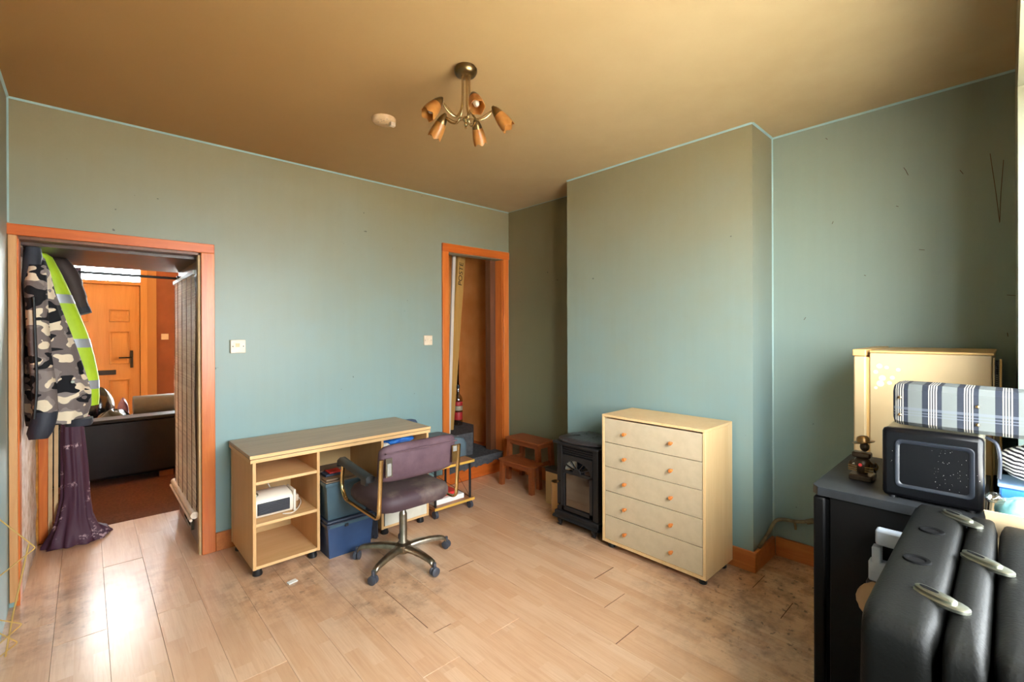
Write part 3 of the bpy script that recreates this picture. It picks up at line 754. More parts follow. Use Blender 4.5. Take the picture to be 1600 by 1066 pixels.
for d, e in ((0, .03), (.010, .010), (.024, 0), (.044, 0), (.058, .010), (.066, .035)):
    ring = []
    for i in range(N):
        a = 2*PI*i/N; ca, sa = math.cos(a), math.sin(a); p = 7.0; k = (abs(ca)**p+abs(sa)**p)**(-1/p)
        x = (bx0+bx1)/2+((bx1-bx0)/2-e)*k*ca; z = (H0+H1)/2+((H1-H0)/2-e)*k*sa
        ring.append((x, 2.322+d+.045*((x-1.4375)/.25)**2*0+(.74-z)*.14-.0*z+.03*(1-((x-1.4375)/.26)**2)*-.6+.012, z))
    rs.append(ring)
bk = MB().rings(rs).build('backrest', 'chair_fabric', t, 50)
MB().tube([(1.20, 2.313, .755), (1.32, 2.300, .757), (1.4375, 2.2955, .758), (1.555, 2.300, .757), (1.675, 2.313, .755)], .0045, 6).build('piping', 'chair_fabric', bk)
B(1.20, 1.238, 2.312, 2.318, .625, .728).build('bracket', 'dull_steel', bk)
B(1.207, 1.231, 2.310, 2.3125, .632, .70).build('sticker', 'label_grey', bk)
B(1.640, 1.676, 2.312, 2.318, .625, .728).build('bracket', 'chair_frame', bk)
B(1.645, 1.672, 2.310, 2.3125, .69, .722).build('sticker', 'label_grey', bk)
for x, s_ in ((1.178, -1), (1.697, 1)):
    pts = fillet([(x, 2.322, .725), (x, 2.355, .385), (x, 2.795, .385), (x+s_*.002, 2.85, .46), (x, 2.82, .625)], .045, 6)
    fo = MB().tube(pts, .0135, 10, False, .55, (1, 0, 0)).build('arm_frame', 'chair_frame', t)
    rs = []
    for y, z, hh in ((2.865, .590, .012), (2.862, .606, .022), (2.84, .616, .024), (2.70, .605, .021), (2.55, .594, .021), (2.455, .588, .02)):
        rs.append([(x+dx*.026, y, z+dz*hh) for dx, dz in ((-1, -.6), (-.6, -1), (.6, -1), (1, -.6), (1, .5), (.6, 1), (-.6, 1), (-1, .5))])
    MB().rings(rs).build('armrest', 'arm_pad', t, 50)
    B(x-.01, x+.01, 2.50, 2.56, .54, .575).build('arm_bracket', 'black_plastic', t)
B(1.30, 1.59, 2.46, 2.70, .375, .397, bev=.004).build('seat_plate', 'dull_steel', t)
MB().lathe([(.03, .10), (.03, .12), (.024, .13), (.024, .29), (.022, .30), (.018, .305), (.018, .38)], (CX, CYY, 0), 20).build('column', 'dull_steel', t)
MB().lathe([(0, .045), (.03, .05), (.05, .075), (.05, .105), (.034, .118), (0, .118)], (CX, CYY, 0), 20).build('hub', 'dull_steel', t)
for k in range(5):
    a = math.radians(-82+72*k); ca, sa = math.cos(a), math.sin(a); px, py = -sa, ca; rs = []
    for r, z, hw, hh in ((.03, .088, .026, .018), (.10, .096, .024, .016), (.18, .093, .020, .014), (.25, .084, .017, .012), (.275, .074, .017, .012), (.285, .060, .015, .010)):
        rs.append([(CX+ca*r+px*hw*u, CYY+sa*r+py*hw*u, z+hh*v) for u, v in ((-1, -1), (1, -1), (1, .4), (.55, 1), (-.55, 1), (-1, .4))])
    leg = MB().rings(rs).build('base_leg', 'dull_steel', t)
    c = Vector((CX+ca*.292, CYY+sa*.292, .027)); d = a+random.uniform(-.8, .8); ax = Vector((math.cos(d), math.sin(d), 0))
    cs = MB()
    for s_ in (-1, 1): cs.lathe([(0, 0), (.020, 0), (.026, .004), (.026, .014), (.02, .018), (0, .018)], c+ax*(.003 if s_ > 0 else -.003), 18, ax*s_)
    cs.cyl(c+Vector((0, 0, .01)), .010, .04, 10)
    cs.build('castor', 'castor_grey', leg)

# ------------------------------------------------------------------ trolley behind the chair
t = thing('shelf_trolley', 'low two-shelf trolley with yellow-edged boards and black castors', 'trolley', (2.11, 3.14, 0))
for z in (.068, .372):
    sb = B(1.925, 2.30, 2.94, 3.34, z, z+.018).build('shelf_board', 'shelf_brown', t)
    B(1.924, 2.301, 2.937, 2.94, z-.0005, z+.0185).build('edge_strip', 'yellow_edge', sb)
    B(2.30, 2.3025, 2.94, 3.34, z-.0005, z+.0185).build('edge_strip', 'yellow_edge', sb)
for x in (1.945, 2.275):
    for y in (2.965, 3.31):
        MB().cyl((x, y, .086), .0095, .286, 12).build('post', 'black_plastic', t)
        MB().cyl((x-.013, y, .028), .028, .026, 16, (1, 0, 0)).cyl((x, y, .035), .008, .035, 8).build('castor', 'castor_grey', t)
MB().tube([(1.95, 3.315, .37), (2.27, 2.975, .09)], .002, 5).tube([(2.28, 3.315, .37), (2.28, 2.975, .09)], .0016, 5).build('cross_wire', 'black_plastic', t)
tag(B(1.96, 2.19, 3.02, 3.28, .125, .149, bev=.003).build('red_binder', 'red_plastic'), 'red binder lying on the low trolley shelf', 'binder')
tag(B(1.95, 2.23, 2.985, 3.29, .0865, .1245, bev=.002).build('white_folder', 'paper'), 'white paper pile under red binder on low trolley', 'papers')
rs = []
for y, s_ in ((3.05, .8), (3.06, .95), (3.08, 1), (3.34, 1), (3.37, .95), (3.38, .8)):
    rs.append([(2.15+dx*.17*s_, y, .475+dz*.084*s_) for dx, dz in ((-1, -1), (1, -1), (1, .3), (.85, .8), (.5, 1), (-.5, 1), (-.85, .8), (-1, .3))])
tag(MB().rings(rs).build('rounded_box', 'slate_plastic', None, 60), 'slate grey rounded box sitting on the low trolley', 'box')
t = thing('navy_panel', 'navy rounded panel standing between the desk end and wall', 'panel', (1.99, 3.44, .0))
rs = []
for z, e in ((0, 0), (.60, 0), (.655, .004), (.675, .02), (.682, .05)):
    rs.append([(1.90+e, 3.43, z), (2.075-e, 3.43, z), (2.075-e, 3.455, z), (1.90+e, 3.455, z)])
MB().rings(rs).build('panel', 'navy_plastic', t)

# ------------------------------------------------------------------ step stool
t = thing('step_stool', 'small brown wooden two-step stool in the corner alcove', 'step stool', (3.02, 3.04, 0))
B(2.955, 3.19, 2.86, 3.30, .392, .412, bev=.005).build('top_step', 'stool_wood', t)
B(2.815, 3.0, 2.80, 3.235, .226, .244, bev=.005).build('lower_step', 'stool_wood', t)
def leg(x, y, z, dx, dy, w_=.02):
    r0 = [(x+dx-w_, y+dy-w_, 0), (x+dx+w_, y+dy-w_, 0), (x+dx+w_, y+dy+w_, 0), (x+dx-w_, y+dy+w_, 0)]
    r1 = [(x-w_, y-w_, z), (x+w_, y-w_, z), (x+w_, y+w_, z), (x-w_, y+w_, z)]
    return MB().rings([r0, r1]).build('leg', 'stool_wood', t)
for y, dy in ((2.83, -.008), (3.205, .008)): leg(2.845, y, .226, -.006, dy)
for y, dy in ((2.895, -.02), (3.265, .02)): leg(2.99, y, .392, -.0, dy); leg(3.158, y, .392, .012, dy)
B(2.972, 2.988, 2.915, 3.245, .355, .392).build('apron', 'stool_wood', t); B(2.832, 2.846, 2.85, 3.185, .188, .226).build('apron', 'stool_wood', t)
for y in (2.885, 3.258): B(3.0, 3.15, y, y+.014, .355, .392).build('side_rail', 'stool_wood', t); B(2.86, 3.15, y, y+.014, .19, .224).build('side_rail', 'stool_wood', t)
tag(MB().lathe([(0, 0), (.046, 0), (.048, .006), (.048, .225), (.05, .23), (.05, .25), (.044, .25), (.044, .02), (0, .02)], (2.70, 2.40, 0), 20).build('metal_tin', 'tin'), 'slim tan metal tin beside the black stove', 'tin')
t = thing('carton', 'tall tan carton standing behind the slim metal tin', 'box', (2.86, 2.55, 0))
B(2.80, 2.885, 2.46, 2.62, 0, .285, bev=.002).build('body', 'carton', t); B(2.797, 2.888, 2.457, 2.623, .262, .292, bev=.002).build('lid', 'black_plastic', t)

# ------------------------------------------------------------------ cast-iron stove
t = thing('stove', 'black cast-iron stove with arched fan window beside the chest', 'stove', (2.70, 2.10, 0))
SX, SY0, SY1 = 2.555, 1.905, 2.275
B(SX+.02, 2.84, SY0, SY1, .085, .60, bev=.006).build('body', 'iron', t)
B(SX-.03, 2.85, SY0-.02, SY1+.02, .60, .62, bev=.008).build('top_plate', 'iron', t)
B(SX-.02, 2.84, SY0-.012, SY1+.012, .075, .11, bev=.008).build('ash_lip', 'iron', t)
rs = []
for x, z in ((SX+.0, .085), (SX-.03, .08), (SX-.04, .07), (SX-.02, .06), (SX+.02, .06)): rs.append([(x, SY0-.015, z), (x, SY1+.015, z), (x+.004, SY1+.015, z-.006), (x+.004, SY0-.015, z-.006)])
MB().rings(rs).build('skirt', 'iron', t)
for y in (SY0+.03, SY1-.03):
    for x in (SX+.01, 2.81): MB().tube(arc([(x, y, .075), (x-.015, y, .05), (x-.005, y, .025), (x-.018, y, .008)], 4), [.022]*4+[.018]*4+[.013]*4+[.02], 8).build('foot', 'iron', t)
for y0, y1 in ((SY0, SY0+.045), (SY1-.045, SY1)): B(SX, SX+.03, y0, y1, .11, .60, bev=.004).build('front_post', 'iron', t)
for i in range(4): B(SX+.006, SX+.02, SY0+.045, SY1-.045, .535+i*.016, .543+i*.016).build('grille_bar', 'iron', t)
B(SX+.016, SX+.022, SY0+.04, SY1-.04, .11, .60).build('front_back_plate', 'iron_dark', t)
dy0, dy1 = SY0+.048, SY1-.048; cy_ = (dy0+dy1)/2; zs = .40; hw_ = (dy1-dy0)/2-.012
dm = MB()
dm.box(SX-.004, SX+.012, dy0, dy0+.022, .125, zs); dm.box(SX-.004, SX+.012, dy1-.022, dy1, .125, zs)
dm.box(SX-.004, SX+.012, dy0, dy1, .125, .15); dm.box(SX-.004, SX+.012, dy0, dy1, zs-.006, zs+.010)
dr = dm.build('fire_door', 'iron', t)
# spandrel above the arch
b = MB(); up_ = []; lo_ = []
for i in range(17):
    a = PI*i/16; y = cy_-hw_*math.cos(a); up_.append((y, .527)); lo_.append((y, zs+.008+.088*math.sin(a)))
vs = []; fs = []
for i in range(17): vs += [(SX-.004, up_[i][0], up_[i][1]), (SX-.004, lo_[i][0], lo_[i][1]), (SX+.012, lo_[i][0], lo_[i][1]), (SX+.012, up_[i][0], up_[i][1])]
for i in range(16): fs += [(i*4+k, i*4+(k+1) % 4, i*4+4+(k+1) % 4, i*4+4+k) for k in range(4)]
b.add(vs, fs).box(SX-.004, SX+.012, dy0, dy0+.013, zs, .527).box(SX-.004, SX+.012, dy1-.013, dy1, zs, .527).build('arch_surround', 'iron', dr)
for i in range(1, 6):
    a = PI*i/6; MB().tube([(SX+.002, cy_-.03*math.cos(a), zs+.008+.03*math.sin(a)), (SX+.002, cy_-hw_*math.cos(a), zs+.008+.09*math.sin(a))], .0035, 6).build('fan_bar', 'iron', dr)
b = MB(); b.rings([[(x, cy_+r*math.cos(PI*i/12), zs+.008+r*math.sin(PI*i/12)) for i in range(13)] for x, r in ((SX-.003, .034), (SX+.006, .036))]).build('fan_hub', 'iron', dr)
B(SX+.008, SX+.011, dy0+.02, dy1-.02, .148, .52).build('glass_pane', 'stove_glass', dr, 0)
for z in (.325, .158): MB().lathe([(0, 0), (.004, 0), (.004, .012), (.008, .016), (.008, .024), (0, .026)], (SX, SY1-.028, z), 12, (-1, 0, 0)).build('knob', 'brass', t)
MB().tube([(SX-.006, SY1-.05, .155), (SX-.006, SY1-.05, .46), (SX-.004, SY1-.05, .58)], .004, 6).build('poker_rod', 'iron', t)
b = MB(); rs = []; g = random.Random(4); N = 26
for d, z in ((1.0, .626), (1.03, .631), (1.0, .642), (.7, .652), (.3, .657)):
    rs.append([(2.70+d*.175*math.copysign(abs(math.cos(2*PI*i/N))**.6, math.cos(2*PI*i/N)), 2.09+d*.20*math.copysign(abs(math.sin(2*PI*i/N))**.6, math.sin(2*PI*i/N)), z+g.uniform(-.004, .006)) for i in range(N)])
tag(b.rings(rs).build('plastic_cover', 'cover_bag', None, 60), 'crumpled dark plastic sheet lying on top of the stove', 'plastic sheet')

# ------------------------------------------------------------------ chest of drawers
t = thing('chest_of_drawers', 'pale maple chest with five cream drawers and orange wooden knobs', 'chest of drawers', (2.68, 1.48, 0))
KX0, KX1, KY0, KY1 = 2.500, 2.860, 1.137, 1.829
for y in (KY0, KY1-.017): B(KX0, KX1, y, y+.017, .042, .860, bev=.0015).build('side_panel', 'maple', t)
B(KX0, KX1, KY0+.0005, KY1-.0005, .8605, .876, bev=.0015).build('top_panel', 'maple', t)
B(KX0, KX1, KY0+.0172, KY1-.0172, .042, .060).build('bottom_panel', 'maple', t)
B(KX1-.01, KX1-.003, KY0+.0172, KY1-.0172, .06, .86).build('back_panel', 'cream_back', t)
for k in range(5):
    z0 = .0625+k*.1585
    d = B(KX0+.003, KX0+.02, KY0+.020, KY1-.020, z0, z0+.1545, bev=.001).build('drawer', 'drawer_front', t)
    B(KX0+.021, KX1-.03, KY0+.03, KY1-.03, z0+.01, z0+.13).build('drawer_box', 'maple', d)
    for y in (1.652, 1.338): MB().lathe([(0, 0), (.007, 0), (.006, .010), (.011, .016), (.0115, .024), (.009, .027), (0, .027)], (KX0+.003, y, z0+.073), 14, (-1, 0, 0)).build('knob', 'knob_wood', d)
for x in (KX0+.05, KX1-.05):
    for y in (KY0+.04, KY1-.04): MB().lathe([(0, 0), (.022, 0), (.024, .006), (.02, .03), (.02, .042), (0, .042)], (x, y, 0), 14).build('foot', 'black_plastic', t)

# pipe stub in the alcove
t = thing('gas_pipe', 'bent painted pipe stub running above the alcove baseboard', 'pipe', (3.19, .92, .12))
MB().tube(arc([(2.93, 1.012, .135), (3.08, 1.008, .18), (3.17, 1.0, .225), (3.198, .96, .24), (3.2, .88, .25), (3.2, .81, .275)]), .0105, 8).build('tube', 'pipe_paint', t)
MB().tube([(3.2, .835, .262), (3.2, .80, .28)], .016, 8).build('tap_head', 'pipe_paint', t)
MB().tube([(3.196, .90, .24), (3.192, .893, .20)], .007, 6).build('clip', 'pipe_paint', t)

# ------------------------------------------------------------------ right-hand side: two fridges and what stands on them
t = thing('black_fridge', 'black under-counter fridge seen side-on at the right edge', 'fridge', (2.24, .27, 0))
B(1.935, 2.55, .055, .435, .015, .832, bev=.004).build('cabinet', 'fridge_black', t)
B(1.94, 2.545, .4352, .447, .05, .82).build('gasket', 'gasket', t)
B(1.932, 2.553, .4472, .485, .03, .826, bev=.008).build('door', 'fridge_black', t)
b = MB(); poly = [(1.93, .05), (2.555, .05), (2.555, .47), (2.54, .49), (1.955, .49), (1.93, .47)]; b.prism(poly, .832, .862); b.build('worktop', 'fridge_top', t)
for x in (1.97, 2.51):
    for y in (.1, .40): MB().cyl((x, y, 0), .02, .016, 10).build('foot', 'black_plastic', t)
t = thing('beige_fridge', 'tall yellowed cream fridge behind the black fridge', 'fridge', (2.88, .26, 0))
B(2.60, 3.17, .045, .43, .01, 1.322, bev=.004).build('cabinet', 'fridge_beige', t)
B(2.595, 3.175, .04, .43, 1.3225, 1.332, bev=.003).build('top_cap', 'fridge_trim', t)
B(2.606, 3.165, .4302, .442, .04, 1.30).build('gasket', 'fridge_trim', t)
dd = B(2.598, 3.172, .4422, .490, .02, 1.306, bev=.008).build('door', 'fridge_beige', t)
B(2.594, 3.176, .4415, .493, 1.3062, 1.336, bev=.004).build('door_cap', 'fridge_trim', dd)
g = random.Random(11)
for y, z, r in ((.395, 1.263, .011), (.37, 1.258, .008), (.408, 1.236, .009), (.385, 1.21, .013), (.35, 1.214, .009), (.392, 1.185, .014), (.36, 1.19, .009), (.408, 1.165, .007), (.33, 1.25, .008)):
    MB().lathe([(0, 0), (r, 0), (r*.8, .0006), (0, .0006)], (2.60, y, z), 12, (-1, 0, 0)).build('glue_mark', 'glue', t)
b = MB(); b.box(2.66, 3.10, .036, .0445, .2, 1.28); b.build('condenser_plate', 'iron_dark', t)
t = thing('wire_folder', 'narrow brown folder with spiral wire standing behind the cream fridge', 'folder', (2.57, .035, .863))
b = MB(); b.box(2.566, 2.595, .020, .0265, .863, 1.31); b.build('cover', 'fridge_trim', t); b = MB(); b.box(2.566, 2.592, .0395, .0435, .863, 1.315); b.build('cover', 'cardboard', t)
B(2.570, 2.590, .0275, .0385, .863, 1.25).build('pages', 'label_grey', t)
b = MB()
for i in range(14): b.tube([(2.566, .033+.006*math.cos(a), 1.20+i*.008+.0035*math.sin(a)) for a in (0, 1.05, 2.1, 3.14, 4.2, 5.2)], .0012, 5, True)
b.build('spiral', 'black_plastic', t)
# microwave
t = thing('microwave_oven', 'black microwave with rounded inset door on the black fridge', 'microwave', (2.15, .17, .862))
B(2.03, 2.34, .058, .292, .872, 1.092, bev=.010).build('casing', 'micro_case', t)
dk = B(1.985, 2.029, .052, .296, .866, 1.096, bev=.014).build('door', 'micro_black', t)
def rrect(x, y0, y1, z0, z1, r, n=5):
    out = []
    for cy2, cz2, a0 in ((y1-r, z1-r, 0), (y0+r, z1-r, 90), (y0+r, z0+r, 180), (y1-r, z0+r, 270)):
        for i in range(n+1): a = math.radians(a0+90*i/n); out.append((x, cy2+r*math.cos(a), cz2+r*math.sin(a)))
    return out
MB().rings([rrect(1.9855, .072, .262, .902, 1.062, .016), rrect(1.9815, .074, .260, .904, 1.060, .015), rrect(1.9815, .082, .252, .912, 1.052, .012), rrect(1.9845, .085, .249, .915, 1.049, .010)], False).build('window_bezel', 'micro_frame', dk)
MB().rings([rrect(1.9846, .084, .250, .914, 1.050, .010), rrect(1.9842, .084, .250, .914, 1.050, .010)]).build('window_glass', 'micro_black', dk)
g = random.Random(12); b = MB()
for i in range(70):
    r = g.uniform(.0004, .0011); b.lathe([(0, 0), (r, 0), (0, .0004)], (1.9841 if i < 45 else 1.9849, g.uniform(.086, .17) if i < 45 else g.uniform(.06, .29), g.uniform(.92, 1.045)), 5, (-1, 0, 0))
b = b.build('dust_specks', 'dust', dk); b['kind'] = 'stuff'
for x in (2.0, 2.31):
    for y in (.08, .27): MB().cyl((x, y, .862), .01, .011, 8).build('foot', 'black_plastic', t)
MB().tube(arc([(2.05, .05, 1.09), (2.04, .028, 1.075), (2.035, .020, 1.03), (2.04, .022, .97)]), .005, 8).build('power_cable', 'cable_dark', t)
# plaid bag
t = thing('plaid_bag', 'navy and grey plaid padded bag with studs lying on the microwave', 'bag', (2.08, .10, 1.097))
rs = []
for y, s_, dz in ((.272, .80, .0), (.268, .93, 0), (.255, 1.0, 0), (.15, 1.02, -.003), (.02, 1.0, -.006), (-.10, .98, -.012), (-.16, .9, -.012)):
    rs.append([(2.075+dx*.085*s_, y+(-.004 if dx < 0 else 0), 1.176+dz*.6+dd_*.068*s_) for dx, dd_ in ((-.8, -1), (.8, -1), (1, -.8), (1, .7), (.8, 1), (-.8, 1), (-1, .75), (-1, -.8))])
bg_ = MB().rings(rs).build('body', 'plaid_cloth', t, 40)
for y, z in ((.248, 1.200), (.248, 1.143), (.066, 1.190), (.066, 1.135)): MB().lathe([(.0052, 0), (.005, .003), (.003, .005), (0, .0055)], (1.9875, y, z), 12, (-1, 0, 0)).build('stud', 'brass', t)
# bronze figurine: a hatted rider behind a fairing
t = thing('bronze_figurine', 'small dark bronze figurine with a brimmed hat on the black fridge', 'figurine', (2.15, .385, .862))
fx, fy, fz = 2.15, .378, .862
B(fx-.04, fx+.05, fy-.036, fy+.036, fz, fz+.022, bev=.005).build('plinth', 'bronze', t)
MB().lathe([(.014, .02), (.02, .03), (.024, .05), (.026, .07), (.018, .082), (0, .086)], (fx, fy, fz), 12).build('torso', 'bronze', t)
B(fx-.022, fx+.02, fy-.028, fy+.030, fz+.083, fz+.103, bev=.006).build('windshield', 'bronze', t)
MB().blob((fx+.004, fy-.006, fz+.122), .015, .015, .018, 14, 8).build('head', 'bronze', t)
hat_ax = Vector((0, -.18, 1))
MB().lathe([(0, -.001), (.034, .002), (.036, .004), (.034, .006), (.021, .006), (.021, .015), (.017, .024), (.008, .028), (0, .028)], (fx+.004, fy-.004, fz+.136), 18, (0, .22, 1)).build('hat', 'bronze_light', t)
for s_ in (-1, 1):
    MB().tube(arc([(fx, fy+s_*.018, fz+.068), (fx-.012, fy+s_*.034, fz+.06), (fx-.025, fy+s_*.032, fz+.05)], 4), .006, 8).build('arm', 'bronze', t)
    for i in range(3): MB().tube([(fx-.03, fy+s_*.012, fz+.036+i*.008), (fx-.032, fy+s_*.038, fz+.038+i*.008)], .0025, 6).build('chrome_bar', 'bronze_light', t)
    MB().lathe([(.004, -.004), (.018, -.004), (.02, 0), (.018, .004), (.004, .004)], (fx+.02, fy-.036+.018*(1-s_), fz+.045), 16, (0, 1, 0)).build('wheel', 'bronze', t)
MB().cyl((fx-.024, fy+.002, fz+.058), .006, .004, 10, (-1, 0, 0)).build('tail_lamp', 'red_plastic', t)
MB().tube(arc([(fx-.01, fy-.04, fz+.07), (fx, fy-.046, fz+.055), (fx+.005, fy-.040, fz+.04), (fx-.004, fy-.036, fz+.055)], 5), .003, 6).build('rope_coil', 'bronze_light', t)
tag(B(2.36, 2.42, .395, .455, .8625, .8635).build('paper_scrap', 'paper'), 'scrap of white paper on the black fridge top', 'paper')

# leather folding case: three padded leaves standing side by side
t = thing('leather_case', 'black padded leather folding case with chrome clasps in right foreground', 'case', (1.46, .07, 0))
def leaf(y0, y1, z1, x0, x1, PW=12.0):
    rs = []
    N = 44
    for z, e, ee in ((.012, .012, .006), (.03, 0, 0), (z1*.6, -.004, -.006), (z1-.06, 0, 0), (z1-.028, .002, .000), (z1-.012, .010, .003), (z1-.004, .024, .008), (z1, .05, .015), (z1+.003, .12, .026)):
        ring = []
        for i in range(N):
            a = 2*PI*i/N; ca, sa = math.cos(a), math.sin(a); p = PW; k = (abs(ca)**p+abs(sa)**p)**(-1/p)
            ring.append(((x0+x1)/2+((x1-x0)/2-e)*k*ca, (y0+y1)/2+((y1-y0)/2-min(ee, (y1-y0)/2-.005))*k*sa, z))
        rs.append(ring)
    o = MB().rings(rs).build('padded_leaf', 'case_leather', t, 60)
    return o
leaf(.084, .196, .902, 1.045, 1.885); leaf(.0225, .0815, .897, 1.04, 1.875); leaf(-.075, .020, .892, 1.05, 1.87)
B(1.09, 1.84, .02, .16, 0, .03).build('base_runner', 'case_dark', t)
def clasp(p, q, z):
    p, q = Vector((p[0], p[1], z)), Vector((q[0], q[1], z)); d = (q-p).normalized(); s_ = Vector((-d.y, d.x, 0))
    L = (q-p).length
    def oval(hl, hw, zz, c): return [c+d*hl*math.copysign(abs(math.cos(2*PI*i/20))**.7, math.cos(2*PI*i/20))+s_*hw*math.sin(2*PI*i/20)+Vector((0, 0, zz)) for i in range(20)]
    c = (p+q)/2
    pl = MB().rings([oval(L/2, .022, -.003, c), oval(L/2, .022, .0025, c), oval(L/2-.003, .019, .0040, c)]).build('clasp_plate', 'steel', t)
    MB().rings([oval(L*.38, .014, .0038, c-d*L*.10), oval(L*.38, .014, .0085, c-d*L*.10), oval(L*.35, .010, .0105, c-d*L*.10)]).build('clasp_lever', 'steel', pl)
    MB().rings([oval(L*.18, .0055, .0095, c-d*L*.22), oval(L*.18, .005, .0112, c-d*L*.22)]).build('clasp_slot', 'gasket', pl)
clasp((1.235, .132), (1.190, .050), .9025); clasp((1.515, .077), (1.452, -.006), .8985); clasp((1.80, .132), (1.728, .050), .9025)
for x, y in ((1.375, .143), (1.60, .137)):
    def ov(rx, ry, z): return [(x+rx*math.cos(2*PI*i/22), y+ry*math.sin(2*PI*i/22), z) for i in range(22)]
    MB().rings([ov(.026, .026, .9040), ov(.024, .024, .9085), ov(.018, .018, .9092), ov(.013, .014, .9062), ov(.013, .014, .9040)], False).build('grommet', 'gasket', t)
    MB().rings([ov(.013, .014, .9045), ov(.013, .014, .9060)]).build('grommet_hole', 'iron_dark', t)
# pale plastic handle and tan pouch squeezed between case and fridge
t = thing('handle_case', 'pale grey plastic case with a square grip hole beside the leather case', 'tool case', (1.905, .27, .50))
b = MB(); x0, x1 = 1.890, 1.928
P0 = [(.205, .775), (.292, .775), (.300, .765), (.325, .635), (.20, .62)]
b.box(x0, x1, .20, .318, .60, .668, .006); b.box(x0, x1, .20, .30, .722, .775, .008); b.box(x0, x1, .200, .222, .66, .73); b.box(x0, x1, .285, .309, .66, .715, .004)
b.build('grip_frame', 'pale_grey_plastic', t)
B(1.889, 1.929, .19, .325, .0, .60, bev=.008).build('case_body', 'black_plastic', t)
b = MB().blob((1.86, .290, .552), .026, .055, .058, 18, 10, .05, 8); tag(b.build('tan_pouch', 'tan_plastic'), 'tan soft pouch bulging below the pale grey grip', 'pouch')
# carton with cloths in the window recess
t = thing('cardboard_box', 'open cardboard box behind the leather case by the window', 'box', (2.03, -.14, 0))
b = MB(); x0, x1, y0, y1, h_ = 1.90, 2.28, -.24, .046, .84
b.box(x0, x1, y0, y1, 0, .008); b.box(x0, x0+.006, y0, y1, .008, h_); b.box(x1-.006, x1, y0, y1, .008, h_); b.box(x0+.006, x1-.006, y0, y0+.006, .008, h_); b.box(x0+.006, x1-.006, y1-.006, y1, .008, h_)
b.box(x0+.006, x1-.006, y0+.006, y1-.006, .72, .73); b.build('carton_body', 'cardboard', t)
MB().rings([[(1.90, .04, .84), (1.90, -.22, .84), (1.895, -.22, .84), (1.895, .04, .84)], [(1.865, .05, .915), (1.865, -.23, .915), (1.86, -.23, .915), (1.86, .05, .915)]]).build('flap', 'cardboard', t)
b = MB(); rs = []; g = random.Random(21); N = 30
for d, z in ((.7, .745), (1.0, .78), (1.06, .84), (1.0, .90), (.8, .925), (.5, .935)):
    rs.append([(1.975+d*.055*math.cos(2*PI*i/N)*(1+.12*math.sin(5*2*PI*i/N+z*40)), -.035+d*.062*math.sin(2*PI*i/N)*(1+.12*math.cos(4*2*PI*i/N+z*50)), z+g.uniform(-.006, .006)) for i in range(N)])
tag(b.rings(rs).build('cyan_bag', 'cyan_bag', None, 70), 'crumpled pale cyan plastic bag in the cardboard box', 'plastic bag')
t = thing('blue_tub', 'blue plastic tub with pale lid on top of the cyan bag', 'tub', (2.08, -.08, .90))
B(2.04, 2.17, -.15, .022, .905, .945, bev=.006).build('tub', 'blue_tub', t); B(2.036, 2.174, -.154, .026, .945, .957, bev=.004).build('lid', 'tub_lid', t)
b = MB().blob((2.08, -.075, 1.022), .085, .095, .060, 30, 16, .04, 15)
tag(b.build('striped_cloth', 'striped_cloth'), 'bundled black and white striped cloth below the plaid bag', 'cloth')
b = MB().blob((1.94, .030, .935), .022, .022, .014, 18, 8, .12, 5); tag(b.build('clear_wrapper', 'clear_film'), 'crumpled clear plastic wrapper on the cyan bag', 'wrapper')

# ------------------------------------------------------------------ left: coats, curtain, blind
t = thing('coat_rail', 'dark wooden rail with hooks above the hanging coats', 'coat rail', (-.25, 3.93, 1.85))
B(-.266, -.249, 3.64, 4.25, 1.84, 1.89).build('rail', 'dark_wood', t)
for y in (3.72, 3.92, 4.12): MB().tube(arc([(-.243, y, 1.865), (-.225, y, 1.855), (-.212, y, 1.865), (-.208, y, 1.885)], 4), .005, 6).build('hook', 'antique_brass', t)
t = thing('camouflage_jacket', 'grey urban camouflage jacket hanging at the left of the doorway', 'jacket', (-.12, 3.72, .87))
def body(rows, y, ry0, ry1, left):
    out = []
    for i, (z, rgt) in enumerate(rows):
        k = i/(len(rows)-1); out.append(((left+rgt)/2, y, z, (rgt-left)/2, ry0+(ry1-ry0)*min(1, k*1.6)))
    return out
MB().loft(body([(1.875, -.205), (1.85, -.17), (1.78, -.15), (1.65, -.125), (1.5, -.085), (1.35, -.045), (1.2, -.01), (1.08, .015), (1.0, .015), (.93, .0), (.905, -.005)], 3.735, .05, .10, -.245), 44, .055, 6, 2).build('body', 'camouflage', t, 60)
MB().loft([(-.195, 3.66, 1.80, .035, .035), (-.20, 3.645, 1.70, .045, .045), (-.195, 3.635, 1.5, .045, .05), (-.185, 3.625, 1.3, .045, .05), (-.17, 3.62, 1.1, .05, .05), (-.165, 3.62, .985, .05, .05)], 26, .06, 5, 6).build('sleeve', 'camouflage', t, 60)
MB().loft([(-.165, 3.62, .99, .051, .051), (-.170, 3.622, .95, .053, .052), (-.185, 3.625, .88, .052, .05), (-.19, 3.625, .845, .04, .04)], 26, .05, 5, 7).build('cuff_lining', 'navy_lining', t, 60)
MB().loft([(-.03, 3.70, .925, .060, .07), (-.03, 3.70, .90, .062, .072), (-.03, 3.70, .885, .058, .068)], 26, .04, 5, 7).build('hem_band', 'black_cloth', t, 60)
MB().loft([(-.215, 3.70, 1.905, .03, .035), (-.215, 3.70, 1.85, .04, .05), (-.222, 3.69, 1.7, .035, .06), (-.225, 3.67, 1.6, .02, .05)], 24, .06, 4, 9).build('collar', 'navy_lining', t, 60)
MB().tube(arc([(-.205, 3.585, 1.62), (-.20, 3.575, 1.4), (-.195, 3.57, 1.15), (-.205, 3.572, .96)]), .006, 6).build('zip', 'black_plastic', t)
